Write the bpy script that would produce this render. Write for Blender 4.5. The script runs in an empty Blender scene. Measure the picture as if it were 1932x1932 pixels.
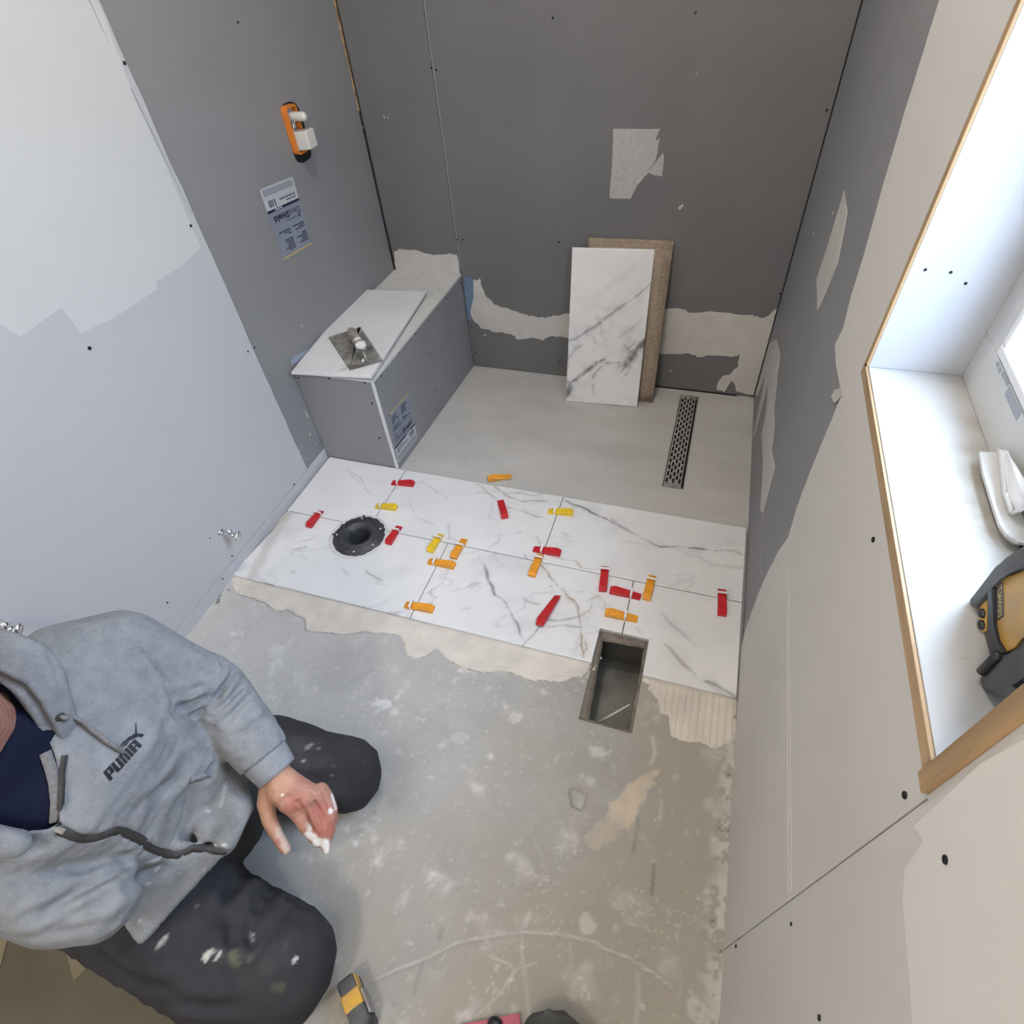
import bpy, bmesh, math, random
import numpy as np
from mathutils import Vector, Matrix, noise as mnoise
from mathutils.bvhtree import BVHTree
import mathutils.geometry as mgeo
random.seed(4); RNG = np.random.default_rng(11)
SC = bpy.context.scene; COL = SC.collection

# ---------------------------------------------------------------- camera, world, light, exposure
CAM = np.array([1.3212, -2.1910, 1.4352]); F_PX = 1085.42
PITCH, YAW, ROLL = [math.radians(a) for a in (-46.0513, -22.1838, -6.0882)]
W = 1.5689                      # inner width of the room; back wall y=0, left wall x=0, floor z=0
_fw = np.array([math.sin(YAW)*math.cos(PITCH), math.cos(YAW)*math.cos(PITCH), math.sin(PITCH)])
_r = np.array([math.cos(YAW), -math.sin(YAW), 0.0]); _u = np.cross(_r, _fw)
RR = _r*math.cos(ROLL) + _u*math.sin(ROLL); UU = -_r*math.sin(ROLL) + _u*math.cos(ROLL)
cd = bpy.data.cameras.new('camera'); cam = bpy.data.objects.new('camera', cd); COL.objects.link(cam)
cam.matrix_world = Matrix(((RR[0], UU[0], -_fw[0], CAM[0]), (RR[1], UU[1], -_fw[1], CAM[1]), (RR[2], UU[2], -_fw[2], CAM[2]), (0, 0, 0, 1)))
cd.sensor_width = 36.0; cd.lens = F_PX/1932*36.0; cd.clip_start = 0.02
SC.camera = cam
SC.view_settings.view_transform = 'Standard'; SC.view_settings.look = 'None'
SC.view_settings.exposure = 0.22; SC.view_settings.gamma = 1.0; SC.view_settings.use_curve_mapping = False

wd = bpy.data.worlds.new('daylight'); SC.world = wd; wd.use_nodes = True
bg = wd.node_tree.nodes['Background']; bg.inputs[1].default_value = 11.0
_n, _l = wd.node_tree.nodes, wd.node_tree.links          # overcast sky: brighter and bluer towards the zenith, dull ground below the horizon
_tc = _n.new('ShaderNodeTexCoord'); _sx = _n.new('ShaderNodeSeparateXYZ'); _mr = _n.new('ShaderNodeMapRange'); _rp = _n.new('ShaderNodeValToRGB')
_l.new(_tc.outputs['Generated'], _sx.inputs[0]); _l.new(_sx.outputs[2], _mr.inputs[0]); _mr.inputs[1].default_value = -1.0; _mr.inputs[2].default_value = 1.0
_l.new(_mr.outputs[0], _rp.inputs[0]); _e = _rp.color_ramp.elements
_e[0].position = 0.44; _e[0].color = (0.30, 0.32, 0.32, 1); _e[1].position = 0.52; _e[1].color = (0.45, 0.60, 0.80, 1)
for _p, _c in ((0.66, (0.58, 0.78, 1.10, 1)), (0.80, (1.10, 1.42, 1.90, 1)), (1.0, (1.45, 1.85, 2.4, 1))): _x = _e.new(_p); _x.color = _c
_l.new(_rp.outputs[0], bg.inputs[0])
def area(name, loc, target, sx, sy, power, color):
    l = bpy.data.lights.new(name, 'AREA'); l.shape = 'RECTANGLE'; l.size = sx; l.size_y = sy; l.energy = power; l.color = color
    o = bpy.data.objects.new(name, l); COL.objects.link(o); o.location = loc
    o.rotation_euler = (Vector(target)-Vector(loc)).to_track_quat('-Z', 'Y').to_euler()
    return o
po = area('window_portal', (1.80, -1.625, 1.42), (0, -1.625, 1.42), 0.66, 1.02, 1, (1, 1, 1)); po.data.cycles.is_portal = True
pl = bpy.data.lights.new('ceiling_bulb', 'POINT'); pl.energy = 22; pl.color = (1.0, 0.915, 0.81); pl.shadow_soft_size = 0.035
plo = bpy.data.objects.new('ceiling_bulb', pl); COL.objects.link(plo); plo.location = (0.95, -1.15, 2.34)
pl2 = bpy.data.lights.new('hall_bulb', 'POINT'); pl2.energy = 34; pl2.color = (1.0, 0.915, 0.81); pl2.shadow_soft_size = 0.12  # unseen fill bulb added behind the camera to lift the ambient light
plo2 = bpy.data.objects.new('hall_bulb', pl2); COL.objects.link(plo2); plo2.location = (0.9, -3.2, 2.34)

# ---------------------------------------------------------------- helpers
def ray(px, py):
    v = np.array([(px-966)/F_PX, (966-py)/F_PX, 1.0]); return RR*v[0] + UU*v[1] + _fw*v[2]
def at(px, py, ax, val):
    d = ray(px, py); return CAM + (val-CAM[ax])/d[ax]*d
def FZ(px, py, z=0.0): return at(px, py, 2, z)
def zf(y):                      # the shower floor falls towards the back wall
    return 0.0 if y < -0.80 else -0.042*(y+0.80)/0.80
def FS(px, py, dz=0.0):         # point on the sloping shower floor
    z = 0
    for _ in range(6): z = zf(at(px, py, 2, z+dz)[1])
    return at(px, py, 2, z+dz)

def props(o, label=None, cat=None, group=None, kind=None):
    if label: o['label'] = label
    if cat: o['category'] = cat
    if group: o['group'] = group
    if kind: o['kind'] = kind
    return o
def link(name, me, mats=None, parent=None, smooth=False):
    o = bpy.data.objects.new(name, me); COL.objects.link(o)
    if mats is not None:
        for m in (mats if isinstance(mats, (list, tuple)) else [mats]): me.materials.append(m)
    if smooth: me.polygons.foreach_set('use_smooth', [True]*len(me.polygons))
    if parent: o.parent = parent
    return o
def empty(name, loc=(0, 0, 0)):
    o = bpy.data.objects.new(name, None); COL.objects.link(o); o.location = loc; o.empty_display_size = 0.05; return o
def keep(o, parent):            # parent without moving
    bpy.context.view_layer.update(); o.parent = parent; o.matrix_parent_inverse = parent.matrix_world.inverted(); return o
def bobj(name, bm, mats=None, parent=None, smooth=False):
    bmesh.ops.recalc_face_normals(bm, faces=bm.faces)
    me = bpy.data.meshes.new(name); bm.to_mesh(me); bm.free()
    return link(name, me, mats, parent, smooth)
def box(bm, x0, y0, z0, x1, y1, z1, mi=0, bev=0.0):
    v = [bm.verts.new((x, y, z)) for x in (x0, x1) for y in (y0, y1) for z in (z0, z1)]
    fs = [bm.faces.new([v[i] for i in q]) for q in ((0, 1, 3, 2), (4, 6, 7, 5), (0, 4, 5, 1), (2, 3, 7, 6), (0, 2, 6, 4), (1, 5, 7, 3))]
    for f in fs: f.material_index = mi
    if bev: bmesh.ops.bevel(bm, geom=list({e for f in fs for e in f.edges}), offset=bev, segments=2, affect='EDGES', profile=0.5)
    return fs
def obox(bm, c, ex, ey, ez, hx, hy, hz, mi=0, bev=0.0):
    c, ex, ey, ez = map(Vector, (c, ex, ey, ez)); v = [bm.verts.new(c+ex*hx*a+ey*hy*b+ez*hz*d) for a in (-1, 1) for b in (-1, 1) for d in (-1, 1)]
    fs = [bm.faces.new([v[i] for i in q]) for q in ((0, 1, 3, 2), (4, 6, 7, 5), (0, 4, 5, 1), (2, 3, 7, 6), (0, 2, 6, 4), (1, 5, 7, 3))]
    for f in fs: f.material_index = mi
    if bev: bmesh.ops.bevel(bm, geom=list({e for f in fs for e in f.edges}), offset=bev, segments=2, affect='EDGES', profile=0.5)
def prism(bm, pts, off, mi=0):  # polygon pts (3D) extruded by vector off
    off = Vector(off); a = [bm.verts.new(Vector(p)) for p in pts]; b = [bm.verts.new(Vector(p)+off) for p in pts]; n = len(pts)
    fs = [bm.faces.new(a), bm.faces.new(b[::-1])]
    for i in range(n): fs.append(bm.faces.new((a[i], a[(i+1) % n], b[(i+1) % n], b[i])))
    for f in fs: f.material_index = mi
    return fs
def tube(bm, pts, rad, n=10, mi=0, cap=True, flat=None):
    pts = [Vector(p) for p in pts]; rings = []
    if not isinstance(rad, (list, tuple)): rad = [rad]*len(pts)
    up = None
    for i, p in enumerate(pts):
        t = (pts[min(i+1, len(pts)-1)]-pts[max(i-1, 0)]).normalized()
        if up is None: up = t.orthogonal().normalized()
        up = (up - t*up.dot(t)).normalized(); s = t.cross(up)
        rings.append([bm.verts.new(p + (up*math.cos(2*math.pi*k/n) + s*math.sin(2*math.pi*k/n))*rad[i]) for k in range(n)])
    for a, b in zip(rings, rings[1:]):
        for k in range(n): bm.faces.new((a[k], a[(k+1) % n], b[(k+1) % n], b[k])).material_index = mi
    if cap: bm.faces.new(rings[0][::-1]).material_index = mi; bm.faces.new(rings[-1]).material_index = mi
def lathe(bm, prof, c, axis, n=32, mi=0, jag=None):
    axis = Vector(axis).normalized(); u = axis.orthogonal().normalized(); v = axis.cross(u); c = Vector(c); R = []
    for k in range(n):
        a = 2*math.pi*k/n
        R.append([bm.verts.new(c + axis*h + (u*math.cos(a)+v*math.sin(a))*(r*(1 if jag is None else jag(i, k)))) for i, (r, h) in enumerate(prof)])
    for k in range(n):
        a, b = R[k], R[(k+1) % n]
        for i in range(len(prof)-1):
            try: bm.faces.new((a[i], b[i], b[i+1], a[i+1])).material_index = mi
            except ValueError: pass
def jagged(pts, amp, levels=3, seed=1, nrm_ax=None):
    rs = random.Random(seed); pts = [Vector(p) for p in pts]
    for l in range(levels):
        out = []
        for i, p in enumerate(pts):
            q = pts[(i+1) % len(pts)]; out.append(p); d = q-p
            if d.length < 0.004: continue
            m = (p+q)/2; side = Vector([rs.uniform(-1, 1) for _ in range(3)])
            if nrm_ax is not None: side[nrm_ax] = 0
            out.append(m + side*min(amp/(1.5**l), d.length*0.22))
        pts = out
    return pts
def smoothpoly(pts, k=2):       # chaikin, closed
    pts = [Vector(p) for p in pts]
    for _ in range(k):
        o = []
        for i, p in enumerate(pts):
            q = pts[(i+1) % len(pts)]; o += [p*0.75+q*0.25, p*0.25+q*0.75]
        pts = o
    return pts
# ---- numpy noise
_T = RNG.random((64, 64, 64))
def vnoise(x, y, z=0.0):
    x, y, z = np.broadcast_arrays(np.asarray(x, float), y, z); xi, yi, zi = np.floor(x).astype(int), np.floor(y).astype(int), np.floor(z).astype(int)
    fx, fy, fz = x-xi, y-yi, z-zi; fx, fy, fz = [t*t*(3-2*t) for t in (fx, fy, fz)]
    g = lambda a, b, c: _T[(xi+a) & 63, (yi+b) & 63, (zi+c) & 63]
    l = lambda a, b, t: a+(b-a)*t
    return l(l(l(g(0, 0, 0), g(1, 0, 0), fx), l(g(0, 1, 0), g(1, 1, 0), fx), fy), l(l(g(0, 0, 1), g(1, 0, 1), fx), l(g(0, 1, 1), g(1, 1, 1), fx), fy), fz)*2-1
def fbm(x, y, z=0.0, o=4):
    s = 0; a = 1.0; f = 1.0
    for i in range(o): s = s+a*vnoise(np.asarray(x)*f+17*i, np.asarray(y)*f+5*i, np.asarray(z)*f+3*i); a *= 0.5; f *= 2.03
    return s/1.9
def dist_poly(X, Y, pts, closed=False):
    d = np.full(np.shape(X), 1e9); pts = list(pts)+([pts[0]] if closed else []); T = np.zeros(np.shape(X)); L = 0; seg = [math.dist(a[:2], b[:2]) for a, b in zip(pts, pts[1:])]; tot = sum(seg) or 1
    for (a, b, s) in zip(pts, pts[1:], seg):
        if s < 1e-9: continue
        ax, ay = a[0], a[1]; dx, dy = b[0]-ax, b[1]-ay
        t = np.clip(((X-ax)*dx+(Y-ay)*dy)/(s*s), 0, 1); dd = np.hypot(X-ax-t*dx, Y-ay-t*dy)
        m = dd < d; d = np.where(m, dd, d); T = np.where(m, (L+t*s)/tot, T); L += s
    return d, T
def inside(X, Y, poly):
    c = np.zeros(np.shape(X), bool); n = len(poly)
    for i in range(n):
        x0, y0 = poly[i][:2]; x1, y1 = poly[(i+1) % n][:2]
        if abs(y1-y0) < 1e-12: continue
        c ^= ((y0 > Y) != (y1 > Y)) & (X < (x1-x0)*(Y-y0)/(y1-y0)+x0)
    return c
def sstep(a, b, x): t = np.clip((x-a)/(b-a), 0, 1); return t*t*(3-2*t)

# ---------------------------------------------------------------- materials
def nmat(name):
    m = bpy.data.materials.new(name); m.use_nodes = True; return m, m.node_tree.nodes, m.node_tree.links, m.node_tree.nodes['Principled BSDF']
def mat(name, c, rough=0.6, metal=0.0, var=0.0, scale=30.0, bump=0.0, spec=0.5, c2=None, detail=4, bscale=None, stretch=None, coat=0):
    m, N, L, b = nmat(name)
    b.inputs['Roughness'].default_value = rough; b.inputs['Metallic'].default_value = metal; b.inputs['Specular IOR Level'].default_value = spec
    b.inputs['Coat Weight'].default_value = coat
    tc = N.new('ShaderNodeTexCoord'); src = tc.outputs['Object']
    if stretch:
        mp = N.new('ShaderNodeMapping'); mp.inputs['Scale'].default_value = stretch; L.new(src, mp.inputs[0]); src = mp.outputs[0]
    nz = N.new('ShaderNodeTexNoise'); nz.inputs['Scale'].default_value = scale; nz.inputs['Detail'].default_value = detail; L.new(src, nz.inputs['Vector'])
    rp = N.new('ShaderNodeValToRGB'); e = rp.color_ramp.elements
    c2 = c2 or tuple(max(0, x*(1-var)) for x in c); ca = c if c2 is None else c
    e[0].position = 0.32; e[1].position = 0.68; e[0].color = (*c2, 1); e[1].color = (*(min(1, x*(1+var*0.5)) for x in ca), 1)
    L.new(nz.outputs['Fac'], rp.inputs[0]); L.new(rp.outputs[0], b.inputs['Base Color'])
    if bump:
        n2 = N.new('ShaderNodeTexNoise'); n2.inputs['Scale'].default_value = bscale or scale*3; n2.inputs['Detail'].default_value = 5; L.new(src, n2.inputs['Vector'])
        bp = N.new('ShaderNodeBump'); bp.inputs['Strength'].default_value = min(1, bump); bp.inputs['Distance'].default_value = 0.004; L.new(n2.outputs['Fac'], bp.inputs['Height']); L.new(bp.outputs[0], b.inputs['Normal'])
    return m
def masked(name, base, masks, rough=0.6, scale=12.0, bump=0.2, bscale=120, base2=None, spec=0.5, warp=None, fine=None):
    """base noise colour with named point masks mixed on top: masks = [(attribute, colour)]"""
    m, N, L, b = nmat(name); b.inputs['Roughness'].default_value = rough; b.inputs['Specular IOR Level'].default_value = spec
    tc = N.new('ShaderNodeTexCoord'); nz = N.new('ShaderNodeTexNoise'); nz.inputs['Scale'].default_value = scale; nz.inputs['Detail'].default_value = 7; nz.inputs['Roughness'].default_value = 0.62
    L.new(tc.outputs['Object'], nz.inputs['Vector'])
    rp = N.new('ShaderNodeValToRGB'); e = rp.color_ramp.elements; e[0].position = 0.36; e[1].position = 0.64
    e[0].color = (*(base2 or base), 1); e[1].color = (*base, 1); L.new(nz.outputs['Fac'], rp.inputs[0]); cur = rp.outputs[0]
    if fine:
        n3 = N.new('ShaderNodeTexNoise'); n3.inputs['Scale'].default_value = fine[0]; n3.inputs['Detail'].default_value = 6; L.new(tc.outputs['Object'], n3.inputs['Vector'])
        r3 = N.new('ShaderNodeValToRGB'); r3.color_ramp.elements[0].position = fine[2]; r3.color_ramp.elements[1].position = fine[3]; L.new(n3.outputs['Fac'], r3.inputs[0])
        mx = N.new('ShaderNodeMix'); mx.data_type = 'RGBA'; L.new(r3.outputs[0], mx.inputs[0]); L.new(cur, mx.inputs[6]); mx.inputs[7].default_value = (*fine[1], 1); cur = mx.outputs[2]
    for an, c in masks:
        a = N.new('ShaderNodeAttribute'); a.attribute_name = an
        mx = N.new('ShaderNodeMix'); mx.data_type = 'RGBA'; L.new(a.outputs['Fac'], mx.inputs[0]); L.new(cur, mx.inputs[6]); mx.inputs[7].default_value = (*c, 1); cur = mx.outputs[2]
    L.new(cur, b.inputs['Base Color'])
    if bump:
        n2 = N.new('ShaderNodeTexNoise'); n2.inputs['Scale'].default_value = bscale; n2.inputs['Detail'].default_value = 5; L.new(tc.outputs['Object'], n2.inputs['Vector'])
        bp = N.new('ShaderNodeBump'); bp.inputs['Strength'].default_value = bump; bp.inputs['Distance'].default_value = 0.003; L.new(n2.outputs['Fac'], bp.inputs['Height']); L.new(bp.outputs[0], b.inputs['Normal'])
    return m
M = {}
M['gray'] = masked('gray_backer_board', (0.26, 0.263, 0.274), [('dust', (0.42, 0.42, 0.42))], rough=0.62, scale=3, bump=0.08, bscale=400, base2=(0.243, 0.246, 0.257))
M['grayb'] = mat('gray_board', (0.27, 0.274, 0.288), 0.62, var=0.10, scale=4, bump=0.05, bscale=400)
M['grayd'] = mat('gray_board_back_wall', (0.150, 0.151, 0.156), 0.62, var=0.08, scale=3, bump=0.05, bscale=400)  # same board as the side walls, with the back wall's weaker light coloured in
M['dry'] = masked('white_drywall', (0.53, 0.535, 0.56), [('dust', (0.3, 0.3, 0.3))], rough=0.8, scale=2, bump=0.05, bscale=300, base2=(0.515, 0.52, 0.545))
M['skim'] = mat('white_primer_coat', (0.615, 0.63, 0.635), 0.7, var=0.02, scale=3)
M['dryR'] = mat('drywall_right', (0.655, 0.63, 0.60), 0.8, var=0.05, scale=2.5, bump=0.05, bscale=300)
M['skimR'] = mat('skim_coat_right', (0.78, 0.755, 0.715), 0.75, var=0.03, scale=5, bump=0.06, bscale=60)
M['mud'] = mat('joint_compound', (0.56, 0.54, 0.51), 0.85, var=0.06, scale=14, bump=0.25, bscale=70)
M['thinset'] = mat('thinset_mortar', (0.66, 0.61, 0.55), 0.9, var=0.12, scale=14, bump=0.35, bscale=160)
M['thinsetw'] = mat('white_mortar', (0.66, 0.65, 0.64), 0.85, var=0.12, scale=40, bump=0.5, bscale=150)
M['benchcoat'] = mat('bench_coating', (0.60, 0.60, 0.585), 0.8, var=0.05, scale=12, bump=0.15, bscale=60)
M['white'] = mat('white_paint', (0.76, 0.76, 0.76), 0.45, var=0.03, scale=8)
M['sill'] = masked('sill_paint', (0.45, 0.448, 0.44), [('stain', (0.30, 0.26, 0.20))], rough=0.45, scale=10, bump=0.05, base2=(0.425, 0.42, 0.405))
M['jambw'] = mat('jamb_paint', (0.47, 0.48, 0.50), 0.5, var=0.03, scale=8)
M['vinyl'] = mat('window_vinyl', (0.54, 0.54, 0.53), 0.35, var=0.02, scale=6)
M['wood'] = mat('raw_wood_edge', (0.46, 0.30, 0.155), 0.6, var=0.3, scale=14, stretch=(3, 3, 0.4), bump=0.1)
M['woodY'] = mat('raw_wood_edge_sill', (0.44, 0.30, 0.165), 0.6, var=0.3, scale=14, stretch=(3, 0.4, 3), bump=0.1)
M['studw'] = mat('wood_stud', (0.46, 0.29, 0.14), 0.7, var=0.6, scale=30)
M['black'] = mat('black_plastic', (0.02, 0.021, 0.024), 0.4, var=0.3, scale=60, bump=0.1)
M['dark'] = mat('dark_gap', (0.01, 0.01, 0.01), 0.9)
M['rubber'] = mat('dusty_black_rubber', (0.045, 0.046, 0.05), 0.6, var=0.5, scale=25, bump=0.2, c2=(0.10, 0.10, 0.105))
M['flange'] = mat('dusty_black_flange', (0.026, 0.028, 0.034), 0.45, var=0.4, scale=50, bump=0.3, c2=(0.05, 0.052, 0.058))
M['yel'] = mat('yellow_tool_plastic', (0.62, 0.34, 0.025), 0.45, var=0.2, scale=20, c2=(0.42, 0.27, 0.10))
M['chrome'] = mat('chrome', (0.75, 0.76, 0.78), 0.15, 1.0, var=0.05)
M['steel'] = mat('brushed_steel', (0.42, 0.40, 0.385), 0.45, 0.35, var=0.3, scale=60)
M['galv'] = mat('galvanised_duct', (0.16, 0.155, 0.14), 0.45, 0.5, var=0.4, scale=9)
M['ductrim'] = mat('dusty_duct_rim', (0.20, 0.17, 0.14), 0.8, 0.1, var=0.35, scale=30, bump=0.3)
M['debris'] = mat('debris', (0.22, 0.18, 0.14), 0.9, var=0.6, scale=90, bump=0.5)
M['wred'] = mat('red_wedge_plastic', (0.52, 0.018, 0.025), 0.35, var=0.15, scale=40)
M['worg'] = mat('orange_wedge_plastic', (0.78, 0.33, 0.03), 0.35, var=0.15, scale=40)
M['wyel'] = mat('yellow_wedge_plastic', (0.80, 0.55, 0.03), 0.35, var=0.15, scale=40)
M['clip'] = mat('clear_clip_plastic', (0.86, 0.80, 0.80), 0.3); M['clip'].node_tree.nodes['Principled BSDF'].inputs['Subsurface Weight'].default_value = 0.2
M['orange'] = mat('orange_guard', (0.72, 0.22, 0.03), 0.35, var=0.1, scale=30)
M['milky'] = mat('milky_plastic', (0.66, 0.65, 0.60), 0.4, var=0.05, scale=20)
M['tape2'] = mat('pale_blue_membrane', (0.34, 0.41, 0.52), 0.5)
M['tape'] = mat('blue_membrane', (0.15, 0.23, 0.335), 0.5, var=0.15, scale=30)
M['paper'] = mat('torn_paper', (0.42, 0.42, 0.41), 0.8, var=0.10, scale=60, bump=0.1)
M['lblw'] = mat('label_white', (0.52, 0.53, 0.56), 0.5); M['lblg'] = mat('label_gray', (0.30, 0.32, 0.37), 0.5)
M['lblb'] = mat('label_pale_blue', (0.24, 0.27, 0.34), 0.5, var=0.1, scale=15); M['navy'] = mat('label_navy', (0.012, 0.016, 0.045), 0.5)
M['lbly'] = mat('label_yellow', (0.55, 0.42, 0.14), 0.5)
M['tileback'] = mat('tile_back_clay', (0.34, 0.27, 0.21), 0.85, var=0.25, scale=90, bump=0.4, bscale=200)
M['edge'] = mat('tile_edge', (0.55, 0.53, 0.50), 0.7)
M['marble'] = masked('marble_glaze', (0.79, 0.79, 0.795), [('vein', (0.11, 0.115, 0.125)), ('rust', (0.30, 0.21, 0.12))], rough=0.22, scale=5, bump=0, base2=(0.73, 0.735, 0.745))
M['bead'] = mat('white_corner_bead', (0.68, 0.68, 0.70), 0.5, var=0.05)
M['concrete'] = masked('concrete_slab', (0.375, 0.372, 0.36), [('warm', (0.34, 0.31, 0.26)), ('light', (0.66, 0.65, 0.63)), ('beige', (0.56, 0.48, 0.38)), ('darkm', (0.07, 0.065, 0.06))], rough=0.85, scale=7, bump=0.35, bscale=90, base2=(0.305, 0.302, 0.292), fine=(45, (0.47, 0.465, 0.455), 0.60, 0.75))
M['hood'] = masked('heather_gray_fleece', (0.275, 0.287, 0.302), [('splat', (0.62, 0.62, 0.60)), ('grime', (0.16, 0.155, 0.14))], rough=0.95, scale=40, bump=0.5, bscale=450, base2=(0.215, 0.226, 0.242), spec=0.15, fine=(260, (0.34, 0.355, 0.38), 0.58, 0.80))
M['rib'] = mat('ribbed_cuff', (0.27, 0.285, 0.31), 0.95, var=0.15, scale=60, bump=0.4, spec=0.15)
M['hoodin'] = mat('hood_lining', (0.22, 0.235, 0.26), 0.95, var=0.2, scale=120, bump=0.4, spec=0.15)
M['trou'] = masked('dark_work_trousers', (0.046, 0.046, 0.053), [('grime', (0.10, 0.097, 0.092)), ('splat', (0.55, 0.55, 0.53)), ('green', (0.14, 0.145, 0.095))], rough=0.9, scale=12, bump=0.3, bscale=350, base2=(0.036, 0.035, 0.041), spec=0.2)
M['shirt'] = mat('navy_shirt', (0.006, 0.009, 0.027), 0.85, var=0.3, scale=10, spec=0.2)
M['skin'] = masked('skin', (0.42, 0.215, 0.155), [('red', (0.42, 0.14, 0.12)), ('tan', (0.47, 0.27, 0.17)), ('mort', (0.74, 0.73, 0.72)), ('dust', (0.52, 0.42, 0.35))], rough=0.5, scale=25, bump=0.25, bscale=260, base2=(0.38, 0.18, 0.13))
M['hair'] = mat('dark_hair', (0.03, 0.02, 0.015), 0.7, var=0.5, scale=150, bump=0.6)
M['zip'] = mat('charcoal_zip_tape', (0.045, 0.042, 0.042), 0.6, var=0.3, scale=80)
M['logo'] = mat('black_print', (0.008, 0.009, 0.016), 0.7)
M['cord'] = mat('gray_drawstring', (0.22, 0.215, 0.22), 0.9, var=0.2, scale=200, bump=0.4)
M['cardb'] = mat('cardboard', (0.30, 0.26, 0.18), 0.9, var=0.12, scale=10)
M['subfl'] = mat('dusty_floor_sheet', (0.17, 0.155, 0.11), 0.8, var=0.25, scale=4)
M['bag'] = mat('dark_bag_fabric', (0.06, 0.062, 0.058), 0.7, var=0.4, scale=18, bump=0.3)
M['pink'] = mat('pink_plastic', (0.45, 0.09, 0.13), 0.5, var=0.1)
M['blade'] = mat('trowel_blade', (0.33, 0.325, 0.30), 0.5, 0.35, var=0.5, scale=28, bump=0.4, c2=(0.16, 0.15, 0.13))
M['handle'] = mat('mortar_caked_handle', (0.30, 0.28, 0.26), 0.85, var=0.5, scale=45, bump=0.7, c2=(0.12, 0.11, 0.10))
def glassmat():
    m, N, L, b = nmat('window_glass'); N.remove(b); tr = N.new('ShaderNodeBsdfTransparent'); gl = N.new('ShaderNodeBsdfGlossy'); gl.inputs['Roughness'].default_value = 0.02
    fr = N.new('ShaderNodeFresnel'); mx = N.new('ShaderNodeMixShader'); ge = N.new('ShaderNodeNewGeometry'); sb = N.new('ShaderNodeMath'); sb.operation = 'SUBTRACT'; sb.inputs[0].default_value = 1.0; L.new(ge.outputs['Backfacing'], sb.inputs[1]); mu = N.new('ShaderNodeMath'); mu.operation = 'MULTIPLY'; L.new(fr.outputs[0], mu.inputs[0]); L.new(sb.outputs[0], mu.inputs[1]); L.new(mu.outputs[0], mx.inputs[0]); L.new(tr.outputs[0], mx.inputs[1]); L.new(gl.outputs[0], mx.inputs[2])
    L.new(mx.outputs[0], N['Material Output'].inputs[0]); return m
M['glass'] = glassmat()
def emis(name, c, s):
    m, N, L, b = nmat(name); b.inputs['Emission Color'].default_value = (*c, 1); b.inputs['Emission Strength'].default_value = s; return m

# ---------------------------------------------------------------- dense masked sheets
def grid_axis(a, b, step, must=()):
    ks = sorted({a, b, *[m for m in must if a < m < b]}); out = []
    for p, q in zip(ks, ks[1:]): out += list(np.linspace(p, q, max(1, round((q-p)/step))+1)[:-1])
    return np.array(out+[b])
def sheet(xs, ys, zfun, drop=None, circles=(), thick=0.0):
    """height-field mesh on a tensor grid; drop(X,Y) marks faces to leave out; circle holes are snapped round; thick = skirt depth"""
    X, Y = np.meshgrid(xs, ys, indexing='ij'); X = X.copy(); Y = Y.copy()
    nx, ny = X.shape; idx = np.arange(nx*ny).reshape(nx, ny)
    q = np.stack([idx[:-1, :-1], idx[1:, :-1], idx[1:, 1:], idx[:-1, 1:]], -1).reshape(-1, 4)
    cx = (X[:-1, :-1]+X[1:, 1:]).ravel()/2; cy = (Y[:-1, :-1]+Y[1:, 1:]).ravel()/2; k = np.ones(len(q), bool)
    if drop is not None: k &= ~drop(cx, cy)
    for (a, b, r) in circles:
        k &= np.hypot(cx-a, cy-b) > r
        R = np.hypot(X-a, Y-b); st = max(xs[1]-xs[0], ys[1]-ys[0])
        m = (abs(R-r) < st*0.8); X = np.where(m, a+(X-a)*r/np.maximum(R, 1e-6), X); Y = np.where(m, b+(Y-b)*r/np.maximum(R, 1e-6), Y)
    q = q[k]; Z = zfun(X, Y)*np.ones_like(X); V = np.stack([X, Y, Z], -1).reshape(-1, 3)
    used = np.unique(q); rm = -np.ones(len(V), int); rm[used] = np.arange(len(used)); V = V[used]; q = rm[q]
    F4 = q
    if thick:
        e = np.concatenate([q[:, [0, 1]], q[:, [1, 2]], q[:, [2, 3]], q[:, [3, 0]]]); key = np.sort(e, 1); kk = key[:, 0]*len(V)+key[:, 1]
        u, inv, cnt = np.unique(kk, return_inverse=True, return_counts=True); be = e[cnt[inv] == 1]; bv = np.unique(be); mp = -np.ones(len(V), int); mp[bv] = len(V)+np.arange(len(bv))
        V2 = V[bv].copy(); V2[:, 2] -= thick; F4 = np.concatenate([q, np.stack([be[:, 1], be[:, 0], mp[be[:, 0]], mp[be[:, 1]]], -1)]); V = np.concatenate([V, V2])
    me = bpy.data.meshes.new('sheet'); me.vertices.add(len(V)); me.vertices.foreach_set('co', V.ravel()); me.loops.add(F4.size); me.loops.foreach_set('vertex_index', F4.ravel().astype(np.int32))
    me.polygons.add(len(F4)); me.polygons.foreach_set('loop_start', np.arange(0, F4.size, 4, dtype=np.int32)); me.update(calc_edges=True); me.validate()
    return me, V, len(q)
def setattr_(me, name, v):
    a = me.attributes.new(name, 'FLOAT', 'POINT'); a.data.foreach_set('value', np.ascontiguousarray(v, dtype=np.float32))
def fin(me, name, mats, parent=None, smooth_n=None):
    o = link(name, me, mats, parent); n = len(me.polygons); s = np.ones(n, bool)
    if smooth_n is not None: s[smooth_n:] = False
    me.polygons.foreach_set('use_smooth', s); return o
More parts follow.
